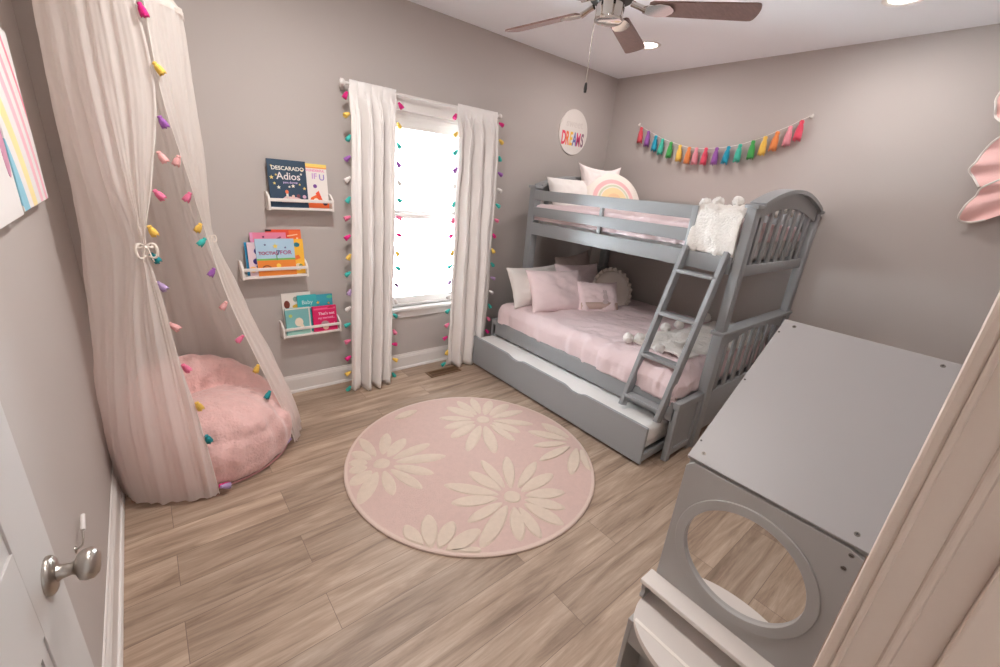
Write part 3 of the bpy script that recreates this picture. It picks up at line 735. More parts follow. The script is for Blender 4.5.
for k in range(5):
    a = radians(23.5+72*k)
    BM = FM @ Matrix.Rotation(a, 4, 'Z') @ Matrix.Translation((0, 0, 2.450)) @ Matrix.Rotation(radians(-13), 4, 'X')
    n = 10; out = [(.175, -.038), (.19, -.048)]+[(.19+.44*i/n, -.048-.011*i/n) for i in range(1, n+1)]
    tip = [(.633+.030*cos(-pi/2+pi*i/12)**.6 if 0 < i < 12 else .633, .059*sin(-pi/2+pi*i/12)) for i in range(13)]
    poly = out+tip+[(x, -y) for x, y in reversed(out)]
    o = obj_('blade', MB().prism(poly, BM @ Matrix.Translation((0, 0, -.004)), .008), M_blade, fan, angle=35)
    tag(o, 'dark wood blade')
    b = MB()
    b.tube([(0.095, 0, .018), (.13, 0, .006), (.165, 0, -.006)], [.013, .012, .014], 10)
    for v in b.bm.verts: v.co = (FM @ Matrix.Rotation(a, 4, 'Z') @ Matrix.Translation((0, 0, 2.450))) @ v.co
    sp = [(.15, -.018), (.18, -.036), (.22, -.044), (.262, -.04), (.285, -.016), (.29, 0)]
    b.prism(sp+[(x, -y) for x, y in reversed(sp[:-1])], BM @ Matrix.Translation((0, 0, -.010)), .006)
    obj_('blade_iron', b, M_chrome, o, angle=35)
pcx, pcy = FX-.050, FY+.043
pc = obj_('pull_chain', MB().tube([(pcx, pcy, 2.40), (pcx-.002, pcy, 2.2), (pcx, pcy, 2.13)], .0022, 6), M_metal, fan)
obj_('chain_fob', MB().lathe([(0, 2.085), (.007, 2.088), (.0085, 2.105), (.006, 2.128), (0, 2.135)], Matrix.Translation((pcx, pcy, 0)), 12), M_black, pc)

# ------------------------------------------------------------------ bunk bed
XF, XB = -1.275, -.035          # twin bed outer faces
YH, YF = -.215, -2.125          # outer faces of head and foot ends
XL = -1.60                      # front face of the lower, wider bed
bed = thing('bunk_bed', (-.8, -1.15, 0), 'grey twin over full bunk bed against the right wall', 'bunk bed')
def end_frame(name, y0, y1):
    """y0 outer, y1 inner face of one end"""
    lo, hi = min(y0, y1), max(y0, y1); ym = (lo+hi)/2; pw = .075
    M = basis((0, lo, 0), (1, 0, 0), (0, 0, 1), (0, -1, 0))
    fr = None
    for x0 in (XF, XB-pw):
        b = MB(); b.box(x0, x0+pw, lo, hi, .0, 1.615, .004)
        b.box(x0+.018, x0+pw-.018, lo-.002, lo+.001, .95, 1.56, .001)
        b.box(x0-.012, x0+pw+.012, lo-.012, hi+.012, 1.612, 1.636, .005)
        obj_('end_post', b, M_bed, bed)
    xa, xc = XF+pw, XB-pw; cx, hw = (xa+xc)/2, (xc-xa)/2
    def arch(t, h, z): return z+h*sqrt(max(0, 1-(t*.98)**2))
    # upper panel
    b = MB(); N = 28
    sag = lambda x: .125*(cos(pi/2*(x-cx)/(hw+.06)))**.85 if abs(x-cx) < hw+.059 else 0
    top = [(xa-.01+(xc-xa+.02)*i/N, 1.625+sag(xa-.01+(xc-xa+.02)*i/N)) for i in range(N+1)]
    dn = [(x, z-.024) for x, z in reversed(top)]
    MY = basis((0, hi+.016, 0), (1, 0, 0), (0, 0, 1), (0, -1, 0))
    b.prism(top+dn, MY, hi-lo+.032)                                   # moulded cap
    t2 = [(x, z-.022) for x, z in top[1:-1]]
    u2 = [(xa+(xc-xa)*i/N, 1.545+.085*cos(pi/2*(2*i/N-1)*.95)) for i in range(N, -1, -1)]
    b.prism([(xa, t2[0][1])]+t2+[(xc, t2[-1][1])]+u2, basis((0, ym+.014, 0), (1, 0, 0), (0, 0, 1), (0, -1, 0)), .028)
    up = obj_('arched_panel', b, M_bed, bed, angle=30)
    b = MB(); b.box(xa, xc, ym-.014, ym+.014, 1.205, 1.275, .003); obj_('panel_rail', b, M_bed, bed)
    ns = 7
    for i in range(ns):
        x = xa+(xc-xa)*(i+.75)/(ns+.5)
        zt = 1.56+.085*cos(pi/2*((x-cx)/hw)*.95)
        obj_('slat', MB().box(x-.025, x+.025, ym-.008, ym+.008, 1.27, zt, .003), M_bed, up)
    # lower panel: flat cap, arched underside
    b = MB(); b.box(XF-.014, XB+.01, lo-.016, hi+.016, .828, .852, .006)
    for x0 in (XF, XB-pw): b.box(x0-.004, x0+pw+.004, lo-.006, hi+.004, 0.0, .83, .003)
    pts = [(xa, .83), (xc, .83)]+[(xc-(xc-xa)*i/N, .715+.085*cos(pi/2*(2*i/N-1)*.95)) for i in range(N+1)]
    b.prism(pts, basis((0, ym+.014, 0), (1, 0, 0), (0, 0, 1), (0, -1, 0)), .028)
    lp = obj_('lower_panel', b, M_bed, bed, angle=30)
    b = MB(); b.box(xa, xc, ym-.014, ym+.014, .10, .40, .003); obj_('panel_rail', b, M_bed, bed)
    for i in range(ns):
        x = xa+(xc-xa)*(i+.75)/(ns+.5)
        zt = .73+.085*cos(pi/2*((x-cx)/hw)*.95)
        obj_('slat', MB().box(x-.025, x+.025, ym-.008, ym+.008, .395, zt, .003), M_bed, lp)
    # low framed wing that widens the bottom bed
    b = MB(); b.box(XL+.01, XF-.012, ym-.010, ym+.010, .035, .405)
    b.box(XL, XL+.045, lo+.008, hi-.008, .0, .41, .003); b.box(XF-.05, XF-.005, lo+.008, hi-.008, 0, .41, .003)
    b.box(XL-.002, XF-.004, lo+.006, hi-.006, .375, .425, .004); b.box(XL+.04, XF-.045, lo+.01, hi-.01, .035, .085, .003)
    obj_('wing_panel', b, M_bed, bed)
end_frame('foot', YF, YF+.055)
end_frame('head', YH-.075, YH)
# upper side rail, guard rails
b = MB(); b.box(XF-.022, XF, YF+.056, YH-.078, 1.218, 1.322, .003); obj_('upper_side_rail', b, M_bed, bed)
b = MB(); b.box(XF-.024, XF-.002, -1.775, YH-.085, 1.516, 1.598, .004); obj_('guard_rail', b, M_bed, bed)
b = MB(); b.box(XF-.024, XF-.002, -1.775, YH-.085, 1.375, 1.456, .004); obj_('guard_rail', b, M_bed, bed)
b = MB(); b.box(XF-.026, XF-.000, -1.796, -1.756, 1.225, 1.60, .004); obj_('guard_post', b, M_bed, bed)
b = MB(); b.box(XF-.004, XF+.018, -1.05, -1.02, 1.25, 1.57, .003); obj_('guard_post', b, M_bed, bed)
b = MB(); b.box(XB-.022, XB, YF+.02, YH-.01, 1.218, 1.322, .003); obj_('upper_side_rail', b, M_bed, bed)
b = MB(); b.box(XB-.022, XB, YF+.05, YH-.05, 1.49, 1.59, .003); obj_('guard_rail', b, M_bed, bed)
b = MB(); b.box(XF, XB-.022, YF+.06, YH-.06, 1.245, 1.258); obj_('slat_base', b, M_bed, bed, smooth=False)
# lower side rails
b = MB(); b.box(XL, XL+.024, YF+.03, YH-.03, .288, .418, .004); obj_('lower_side_rail', b, M_bed, bed)
b = MB(); b.box(XB-.024, XB, YF+.03, YH-.03, .288, .418, .004); obj_('lower_side_rail', b, M_bed, bed)
b = MB(); b.box(XL+.024, XB-.024, YF+.06, YH-.06, .30, .315); obj_('slat_base', b, M_bed, bed, smooth=False)
for y in (-.36, -2.0): pass
# ladder
LT, LB = Vector((XF-.030, 0, 1.325)), Vector((-1.690, 0, .292))
ld = None; y1, y2 = -1.768, -2.052
dvec = (LB-LT).normalized(); nrm = Vector((dvec.z, 0, -dvec.x)); ll = (LB-LT).length
b = MB()
for y in (y1-.012, y2+.012):
    M = basis(LT+Vector((0, y, 0)), (0, 1, 0), nrm, dvec)
    b.box(-.014, .014, -.034, .034, -.02, ll, .003, M=M)
ld = obj_('ladder', b, M_bed, bed)
for t in (.13, .395, .66, .925):
    c = LT.lerp(LB, t)
    M = basis(c+Vector((0, (y1+y2)/2, 0)), (0, 1, 0), (-1, 0, 0), (0, 0, 1))
    obj_('rung', MB().box(-.14, .14, -.036, .036, -.011, .011, .003, M=M), M_bed, ld)

# trundle
TX = -1.806
tr = thing('trundle_bed', (-1.4, -1.1, 0), 'grey trundle drawer with two hand notches pulled out from under the bunk', 'trundle')
def notch(y):
    d = 0
    for c in (-.80, -1.45):
        q = abs(y-c)
        if q < .10: d = max(d, .022*(0.5+0.5*cos(pi*max(0, q-.03)/.07)) if q > .03 else .022)
    return d
ys = [-.195-(2.05-.195)*i/120 for i in range(121)]
poly = [(-.195, .022), (-2.05, .022)]+[(y, .283-notch(y)) for y in reversed(ys)]
# local x -> -y axis
poly = [(-y, z) for y, z in poly][::-1]
b = MB(); b.prism(poly, basis((TX, 0, 0), (0, -1, 0), (0, 0, 1), (1, 0, 0)).copy() if False else basis((TX, 0, 0), (0, -1, 0), (0, 0, 1), (1, 0, 0)), .022, bev=.002)
obj_('front_board', b, M_bed, tr, angle=30)
obj_('base_board', MB().box(TX+.022, -.72, -2.03, -.215, .05, .07), M_bed, tr, smooth=False)
obj_('back_board', MB().box(-.72, -.70, -2.04, -.205, .03, .21, .002), M_bed, tr)
obj_('end_board', MB().box(TX+.022, -.70, -.215, -.197, .03, .20, .002), M_bed, tr)
obj_('end_board', MB().box(TX+.022, -.70, -2.045, -2.027, .03, .085, .002), M_bed, tr)
for x in (-1.7, -.8):
    for y in (-.35, -1.9):
        obj_('caster', MB().lathe([(0, 0), (.024, 0), (.024, .02), (0, .02)], basis((x, y-.01, .0245), (1, 0, 0), (0, 0, 1), (0, -1, 0)), 16), M_black, tr)

def quilt(name, x0, x1, y0, y1, ztop, drop, m, rad=.05, amp=.012, fr=5.0, seed=0, nx=70, ny=100, skew=.0, zmin=None, thick=.012, puff=.0):
    """cloth laid over a mattress: flat top, rounded over the edges; drop=(x0 side, x1 side, y0 side, y1 side)"""
    dx0, dx1, dy0, dy1 = drop
    def prof(s, lo, hi, dl, dh):
        """arc-length parameter 0..1 -> (coordinate, fall)"""
        L = (hi-lo); a = dl+L+dh; q = s*a-dl
        def side(t, d):      # t distance past the corner start
            r = rad
            if t < 0: return 0, 0
            if d < 1e-4: return 0, 0
            arc = r*pi/2
            if t < arc: return r*sin(t/r)-t*0, r*(1-cos(t/r))
            return r, r+(t-arc)
        if q < rad*0+0:
            o, f = side(-q, dl); return lo-o+0*rad, f
        if q > L:
            o, f = side(q-L, dh); return hi+o, f
        return lo+q, 0
    b = MB()
    def P(u, v):
        X, fx = prof(u/(nx-1), x0+rad*(dx0 > 0), x1-rad*(dx1 > 0), dx0, dx1)
        Y, fy = prof(v/(ny-1), y0+rad*(dy0 > 0), y1-rad*(dy1 > 0), dy0, dy1)
        z = ztop-max(fx, fy)-.12*min(fx, fy)
        c1 = (X+skew*Y)*fr; c2 = (Y-skew*X)*fr*.55
        w = fbm(c1+seed, c2, z*fr*.5, 4)
        rid = 1-abs(fbm(c1*1.7+seed*3, c2*1.9+5, 2.2, 3))*1.6
        k = amp*(w+.75*rid)*(.55+.9*max(0, min(1, (y0+(y1-y0)*.55-Y)/((y1-y0)*.55))))
        side = 1 if max(fx, fy) > rad*.6 else 0
        if side:
            if fx >= fy: X += (-1 if X < (x0+x1)/2 else 1)*(k*.9+.004*sin(Y*38+seed))
            else: Y += (-1 if Y < (y0+y1)/2 else 1)*(k*.9+.004*sin(X*38+seed))
        else: z += k+puff*sin(pi*u/(nx-1))*sin(pi*v/(ny-1))
        if zmin is not None: z = max(z, zmin)
        return Vector((X, Y, z))
    b.grid(P, nx, ny)
    o = obj_(name, b, m, None, angle=180, origin=((x0+x1)/2, (y0+y1)/2, ztop))
    s = o.modifiers.new('thickness', 'SOLIDIFY'); s.thickness = thick; s.offset = -1
    return o
def mattress(x0, x1, y0, y1, z0, z1, label, m=M_sheet, name='mattress', bev=.045):
    b = MB(); b.box(x0, x1, y0, y1, z0, z1, bev, seg=4)
    return tag(obj_(name, b, m, angle=60, origin=((x0+x1)/2, (y0+y1)/2, z0)), label, 'mattress')
mattress(TX+.03, -.73, -2.02, -.222, .072, .215, 'white sheeted trundle mattress in the pulled out drawer')
o = quilt('trundle_sheet', TX+.028, -.74, -2.035, -.225, .262, (.05, .05, .12, .05), M_sheet, .03, .006, 7, 21, skew=.3)
tag(o, 'rumpled white sheet over the trundle mattress', 'bed sheet')
mattress(XL+.06, XB-.05, YF+.12, YH-.10, .318, .52, 'full size lower bunk mattress under the pink duvet')
o = quilt('duvet', XL+.012, XB-.02, YF+.075, YH-.04, .580, (.215, .02, .20, .03), M_pinkbed, .075, .026, 4.6, 3, nx=110, ny=150, skew=.6, puff=.03)
tag(o, 'pink duvet spread over the lower bunk', 'duvet')
mattress(XF+.05, XB-.05, YF+.10, YH-.09, 1.262, 1.42, 'twin mattress on the upper bunk behind the guard rails')
o = quilt('duvet', XF+.014, XB-.025, YF+.075, YH-.06, 1.475, (.16, .02, .10, .03), M_pinkbed, .05, .024, 5.5, 13, nx=70, ny=130, skew=.6, puff=.03)
tag(o, 'pink duvet on the upper bunk behind the guard rails', 'duvet')

# fleece throws with pompoms
def throw(label, fn, nu, nv, poms, base, r):
    root = thing('pompom_throw', base, label, 'blanket', 'white pompom throws')
    b = MB(); b.grid(fn, nu, nv)
    o = obj_('fleece', b, M_fur, root, angle=180); s = o.modifiers.new('t', 'SOLIDIFY'); s.thickness = .014; s.offset = 1
    for p in poms:
        b = MB(); b.ball(p, r, sub=3, rough=.22); obj_('pompom', b, M_pom, root, angle=180)
def up_throw(u, v):
    s, t = u/59, v/59                       # s along y, t across x front to back and down
    y = -1.775-.292*s; q = t*1.05
    rad = .07
    x = XF+.012+max(0, q-.20); z = 1.58
    if q < .20: x = XF+.002-.012*sin(pi*(.20-q)/.20); z = 1.58-(.20-q)*1.5
    z += .035*fbm(y*6+3, x*6, z*3, 4)+.012*fbm(y*25, x*25, z*20, 3)+.03*sin(pi*s)
    if q < .22: x -= .02*fbm(y*9, z*9, 3.3, 3)
    z = max(z, 1.326)
    return Vector((x, y, z))
throw('white fleece throw with pompoms folded over the foot of the upper bunk', up_throw, 60, 60,
      [(-1.20, -1.785, 1.615), (-1.06, -1.80, 1.63), (-.86, -1.84, 1.645), (-.64, -1.90, 1.655), (-.46, -1.97, 1.66), (-.32, -2.02, 1.655)], (-.8, -1.93, 1.5), .036)
def lo_throw(u, v):
    s, t = u/69, v/49
    x = -1.40+1.25*s; y = -1.575-.05*s-.43*t+.03*sin(s*5+1)
    y = max(y, -2.06)
    z = .628+.022*fbm(x*5+9, y*5, .7, 4)+.008*fbm(x*22, y*22, .7, 3)+.02*sin(pi*t)
    return Vector((x, y, z))
throw('white fleece throw with pompoms laid across the foot of the lower bunk', lo_throw, 70, 50,
      [(-1.425, -1.565, .655), (-1.33, -1.60, .648), (-.935, -1.575, .665), (-.74, -1.585, .665), (-.53, -1.61, .665), (-.30, -1.60, .67), (-1.40, -1.80, .65)], (-.8, -1.8, .6), .038)

# pillows
def pillow_mb(w, h, t, corner=.10, wr=.01, seed=0, n=34):
    """in local XY, thickness along Z"""
    b = MB()
    for sgn in (1, -1):
        def P(u, v):
            a = 2*u/(n-1)-1; c = 2*v/(n-1)-1
            pin = 1-corner*(1-abs(a)**2)*abs(c)**3; pin2 = 1-corner*(1-abs(c)**2)*abs(a)**3
            x = a*w/2*pin2; y = c*h/2*pin
            zz = t/2*((1-abs(a)**2.6)*(1-abs(c)**2.6))**.5
            zz *= 1+.25*fbm(a*1.4+seed, c*1.4, seed, 2)
            zz += wr*fbm(a*4+seed, c*4, sgn, 3)*(1-max(abs(a), abs(c))**4)
            return Vector((x, y, sgn*zz))
        b.grid(P, n, n)
    bmesh.ops.remove_doubles(b.bm, verts=b.bm.verts, dist=.0008)
    return b
def pillow(label, c, w, h, t, tilt, yaw, m, seed, group, roll=0, mb=None, name='pillow'):
    """stands on its lower edge; yaw turns about Z (0 faces -y), tilt leans back"""
    b = mb or pillow_mb(w, h, t, seed=seed)
    M = Matrix.Translation(c) @ Matrix.Rotation(radians(yaw), 4, 'Z') @ Matrix.Rotation(radians(90-tilt), 4, 'X') @ Matrix.Rotation(radians(roll), 4, 'Z')
    bmesh.ops.transform(b.bm, matrix=M, verts=b.bm.verts)
    o = obj_(name, b, m, None, angle=180, origin=c)
    tag(o, label, 'pillow', group); return o, M
GU, GL = 'pillows on the upper bunk', 'pillows on the lower bunk'
pillow('white pillow against the upper headboard post', (-.93, -.41, 1.56), .50, .36, .15, 28, -8, M_whitepil, 4, GU)
pillow('white square pillow with pointed corners behind the rainbow pillow', (-.61, -.47, 1.635), .47, .50, .16, 16, -22, mat('blush white cotton', lin(246, 234, 231), .85, bump=.2, bscale=120), 9, GU, mb=pillow_mb(.47, .50, .16, corner=.26, seed=9))
# rainbow pillow: round, flat at the bottom
b = MB(); rp = .30
for sgn in (1, -1):
    def P(u, v):
        r = v/18; a = 2*pi*u/56
        x = rp*r*cos(a); y = rp*r*sin(a)
        return Vector((x, y, sgn*.075*(max(0, 1-r**2.5))**.55*(1+.1*fbm(x*6, y*6, sgn, 2))))
    b.grid(P, 56, 19, closed_u=True)
bmesh.ops.remove_doubles(b.bm, verts=b.bm.verts, dist=.0006)
cream = lin(244, 234, 224)
stp = [(0, lin(236, 234, 232)), (.05, lin(206, 218, 222)), (.075, lin(242, 206, 162)), (.105, lin(244, 220, 172)), (.145, cream), (.153, lin(214, 216, 190)), (.168, cream), (.18, lin(240, 190, 190)), (.218, cream)]
rc = Vector((-.565, -.60, 1.53)); RMx = Matrix.Rotation(radians(-24), 4, 'Z') @ Matrix.Rotation(radians(90-22), 4, 'X')
cen = RMx @ Vector((-.02, .0, 0))
M_rbow = ring_mat('rainbow print pillow', tuple(cen), (1, 1, 1), stp, cream)
pillow('round cream pillow with a pastel rainbow on the upper bunk', rc, 0, 0, 0, 22, -24, M_rbow, 0, GU, mb=b)
# lower bunk
pillow('white pillow at the window end of the lower bunk, behind the pink one', (-1.24, -.40, .755), .66, .38, .15, 26, 0, M_whitepil, 14, GL)
pillow('large pink pillow in front of the white one on the lower bunk', (-1.19, -.61, .745), .56, .42, .18, 34, -18, M_pinkpil, 17, GL)
pillow('grey beige pillow standing at the very back of the lower bunk', (-.68, -.37, .80), .52, .46, .14, 14, 0, M_greypil, 23, GL, roll=6)
pillow('pink pillow half hidden behind the small and ruffled pillows on the lower bunk', (-.74, -.49, .76), .54, .40, .15, 26, -12, M_pinkpil, 27, GL)
# small pillow with an applique band
o, M = pillow('small pink pillow with a ribbon band and bunny applique on the lower bunk', (-.87, -.84, .70), .42, .33, .13, 28, -26, M_pinkpil, 31, GL)
b = MB()
def band(u, v):
    c = 2*u/30-1; x = c*.185; y = -.075+.03*(v-1)
    return M @ Vector((x, y, .060*(max(0, 1-abs(x/.20)**2.6)*(1-abs(y/.145)**2.6))**.5*1.10+.004))
b.grid(band, 31, 3); q = obj_('ribbon_band', b, mat('beige ribbon', lin(216, 188, 178), .85), o, angle=180)
s = q.modifiers.new('t', 'SOLIDIFY'); s.thickness = .002
b = MB()
def el(cx, cy, rx, ry, z):
    b.lathe([(1, 0), (1, .003), (0, .005)], M @ basis((cx, cy, z), (rx, 0, 0), (0, ry, 0), (0, 0, 1)), 18)
el(.04, .0, .024, .030, .074); el(.03, .046, .007, .024, .070); el(.05, .046, .007, .024, .070); el(.04, -.042, .030, .020, .070)
obj_('bunny_applique', b, mat('grey white felt', lin(214, 196, 196), .9), o)
# ruffled round pillow
b = MB(); rp = .175
for sgn in (1, -1):
    def P(u, v):
        r = v/16; a = 2*pi*u/64
        return Vector((rp*r*cos(a), rp*1.15*r*sin(a), sgn*.07*(max(0, 1-r**2.6))**.5))
    b.grid(P, 64, 17, closed_u=True)
bmesh.ops.remove_doubles(b.bm, verts=b.bm.verts, dist=.0006)
M_ruf = mat('ivory cotton', lin(246, 234, 224), .9, bump=.3, bscale=100)
o, M = pillow('round ivory pillow with a ruffled rim on the lower bunk', (-.54, -.75, .728), 0, 0, 0, 26, -34, M_ruf, 0, GL, mb=b)
b = MB()
def rf(u, v):
    a = 2*pi*u/160; r = rp+.034*v/3-.006
    return M @ Vector((r*cos(a), r*1.14*sin(a), .017*sin(a*24)*v/3+.006*sin(a*9)))
b.grid(rf, 160, 4, closed_u=True); q = obj_('ruffle', b, M_ruf, o, angle=180); s = q.modifiers.new('t', 'SOLIDIFY'); s.thickness = .003

# ------------------------------------------------------------------ play vanity in front
VX, VY0, VY1 = -2.923, -2.730, -3.140
PXk, PZk, ZL = -2.440, 1.288, .950          # back edge of the sloped top
van = thing('play_vanity', (-2.8, -2.935, 0), 'grey play vanity with round mirror, white table and sloped top', 'play vanity')
sl = Vector((PXk-VX, 0, PZk-ZL)); sll = sl.length; sd = sl.normalized(); sn = Vector((-sd.z, 0, sd.x))
MT = basis((VX, VY1, ZL), sd, (0, 1, 0), sn)
wv = VY0-VY1
obj_('sloped_top', MB().box(-.0, sll, 0, wv, -.014, 0, .0012, M=MT), M_vantop, van, smooth=False)
b = MB()
for a, c in ((.028, .032), (sll-.022, .032), (sll-.022, wv-.035), (.028, wv-.032)):
    b.lathe([(0, 0), (.0058, 0), (.005, .0012), (0, .0014)], MT @ Matrix.Translation((a, c, 0)), 16, mi=0); b.box(a-.0032, a+.0032, c-.0009, c+.0009, .0012, .0017, M=MT, mi=1); b.box(a-.0009, a+.0009, c-.0032, c+.0032, .0012, .0017, M=MT, mi=1)
for a in (.06, .31, sll-.06):
    b.lathe([(0, 0), (.003, 0), (.003, .0009), (0, .001)], MT @ Matrix.Translation((a, wv-.007, 0)), 12, mi=1)
obj_('screws', b, [M_screw, M_screwd], van)
# mirror panel (with round cut), set just under the top
mc, mri, mro = Vector((VX, -2.932, .722)), .150, .177
def ring_panel():
    b = MB(); N = 64; z0, z1 = 0.0, ZL-.012
    circ = [(mri+.008, 2*pi*k/N) for k in range(N)]
    ci = [b.bm.verts.new((VX, mc.y+r*cos(a), mc.z+r*sin(a))) for r, a in circ]
    rect = []
    for r, a in circ:
        c, s = cos(a), sin(a); hw = (VY0-.004-mc.y) if c > 0 else (mc.y-VY1-.004); hz = (z1-mc.z) if s > 0 else (mc.z-.40)
        k = min(hw/abs(c) if abs(c) > 1e-6 else 9e9, hz/abs(s) if abs(s) > 1e-6 else 9e9)
        rect.append(b.bm.verts.new((VX, mc.y+k*c, mc.z+k*s)))
    for k in range(N): b.bm.faces.new((ci[k], ci[(k+1) % N], rect[(k+1) % N], rect[k]))
    g = bmesh.ops.extrude_face_region(b.bm, geom=b.bm.faces[:])
    bmesh.ops.translate(b.bm, verts=[v for v in g['geom'] if isinstance(v, bmesh.types.BMVert)], vec=(.016, 0, 0))
    b.box(VX, VX+.016, VY1+.004, VY0-.004, 0, .405)
    return b
obj_('front_panel', ring_panel(), M_van, van, smooth=False)
b = MB(); b.lathe([(mri, .012), (mri, -.004), (mri+.0012, -.005), (mro-.0012, -.005), (mro, -.004), (mro, .001), (mri+.006, .001)], basis(mc, (0, 1, 0), (0, 0, 1), (1, 0, 0)), 72)
obj_('mirror_frame', b, M_van, van, angle=25)
tag(obj_('mirror', MB().lathe([(0, .006), (mri+.004, .006), (mri+.004, .010), (0, .010)], basis(mc, (0, 1, 0), (0, 0, 1), (1, 0, 0)), 64), M_mirror, van, angle=30), 'round mirror glass')
for y0, y1 in ((VY0-.018, VY0-.004), (VY1+.004, VY1+.018)):
    M = basis((0, y1, 0), (1, 0, 0), (0, 0, 1), (0, -1, 0))
    obj_('side_panel', MB().prism([(VX+.016, 0), (PXk-.01, 0), (PXk-.01, PZk-.020), (VX+.016, ZL-.006)], M, abs(y1-y0)), M_van, van, smooth=False)
obj_('back_panel', MB().box(PXk-.024, PXk-.010, VY1+.018, VY0-.018, 0, PZk-.028), M_van, van, smooth=False)
b = MB()
for y, z in ((-3.115, .924), (-3.112, .885)):
    b.lathe([(0, 0), (.0055, 0), (.0048, .0012), (0, .0014)], basis((VX, y, z), (0, 1, 0), (0, 0, 1), (-1, 0, 0)), 16, mi=0); b.box(VX-.0018, VX-.001, y-.0032, y+.0032, z-.0009, z+.0009, mi=1)
obj_('face_screws', b, [M_screw, M_screwd], van)
# white ledge under the mirror on small grey brackets, grey recess, white table
obj_('ledge', MB().box(VX-.062, VX-.0, VY1+.002, VY0+.012, .498, .514, .002), M_vtable, van)
for y in (VY0-.012, -3.128):
    b = MB(); M = basis((0, y+.006, 0), (-1, 0, 0), (0, 0, 1), (0, 1, 0))
    b.prism([(-VX, .438), (-VX+.052, .438), (-VX+.058, .452), (-VX+.05, .466), (-VX+.058, .48), (-VX+.055, .498), (-VX, .498)], M, .012); obj_('bracket', b, M_van, van, smooth=False)
tz = .438
N = 48; poly = [(VX, VY0-.005)]
tcx, tcy, ta, tb = VX-.02, -2.935, .178, .205
poly += [(tcx-ta*sin(pi*k/N)**.70, tcy+tb*cos(pi*k/N)) for k in range(N+1)]
poly += [(VX, VY1+.0)]
obj_('table_top', MB().prism(poly, Matrix.Translation((0, 0, tz-.018)), .018, bev=.003), M_vtable, van, angle=40)
b = MB(); b.box(VX-.135, VX-.125, VY1+.03, VY0-.03, tz, tz+.0015, .0006); 
obj_('groove_highlight', b, mat('groove highlight', lin(244, 236, 228), .4), van)  # pale strip painted as the highlight along the table's groove
for y0, y1 in ((VY0-.024, VY0-.010), (VY1+.016, VY1+.030)):
    obj_('table_side', MB().box(VX-.13, VX, y0, y1, 0, tz-.018, .001), M_van, van, smooth=False)
obj_('table_apron', MB().box(VX-.128, VX-.116, VY1+.03, VY0-.024, .33, tz-.018), M_van, van, smooth=False)

# ------------------------------------------------------------------ plush chair (blended from several rounded volumes)
BC = Vector((-3.885, -.50, 0)); FA = radians(-62)
def sup(b, c, rx, ry, rz, e=1.0, rot=0, n=40):
    q = bmesh.new(); bmesh.ops.create_uvsphere(q, u_segments=n, v_segments=n//2, radius=1)
    for v in q.verts:
        p = v.co; f = ((p.x**2+p.y**2)**e+abs(p.z)**(2*e))**(-1/(2*e))
        p = p*f; v.co = Vector((p.x*rx, p.y*ry, p.z*rz))
    b.merge(q, Matrix.Translation(c) @ Matrix.Rotation(rot, 4, 'Z'))
b = MB(); ax = Vector((cos(FA), sin(FA), 0)); ay = Vector((-sin(FA), cos(FA), 0))
sup(b, BC+Vector((0, 0, .140)), .43, .43, .165, 2.1)
for k in range(13):                                            # back and arms
    a = FA+pi+radians(-118+236*k/12); t = abs(k-6)/6
    p = BC+Vector((cos(a), sin(a), 0))*(.275-.02*t)
    sup(b, p+Vector((0, 0,   .275-.05*t)), .135-.02*t, .135-.02*t, .25-.13*t**2, 1.1)
sup(b, BC+ax*.13+Vector((0, 0, .275)), .28, .27, .115, 1.0, FA)
me = bpy.data.meshes.new('blend'); b.bm.to_mesh(me); b.bm.free()
tmp = bpy.data.objects.new('blend', me); COL.objects.link(tmp)
r = tmp.modifiers.new('r', 'REMESH'); r.mode = 'VOXEL'; r.voxel_size = .011
s = tmp.modifiers.new('s', 'SMOOTH'); s.factor = .5; s.iterations = 9
dg = bpy.context.evaluated_depsgraph_get()
m2 = bpy.data.meshes.new_from_object(tmp.evaluated_get(dg))
bpy.data.objects.remove(tmp); b = MB(); b.bm.from_mesh(m2)
b.bm.normal_update()
for v in b.bm.verts:
    p = v.co; n = v.normal.copy()
    ang = atan2(p.y-BC.y, p.x-BC.x)
    k = .011*fbm(p.x*6, p.y*6, p.z*8, 4)+.008*sin(ang*22+3*fbm(p.x*4, p.y*4, p.z*4, 2))*max(0, 1-abs(p.z-.2)/.22)
    v.co = p+n*k
    if v.co.z < .004: v.co.z = .004
    v.co.x = max(v.co.x, -4.272); v.co.y = min(v.co.y, -.03)
chair = thing('plush_chair', BC, 'round pink plush lounge chair on the floor under the canopy', 'chair')
obj_('cushion_body', b, M_bag, chair, angle=180)
obj_('hem_piping', MB().tube([BC+Vector((.398*cos(2*pi*k/80), .398*sin(2*pi*k/80), .008)) for k in range(81)], .006, 8), mat('pink piping', lin(206, 150, 150), .8), chair)

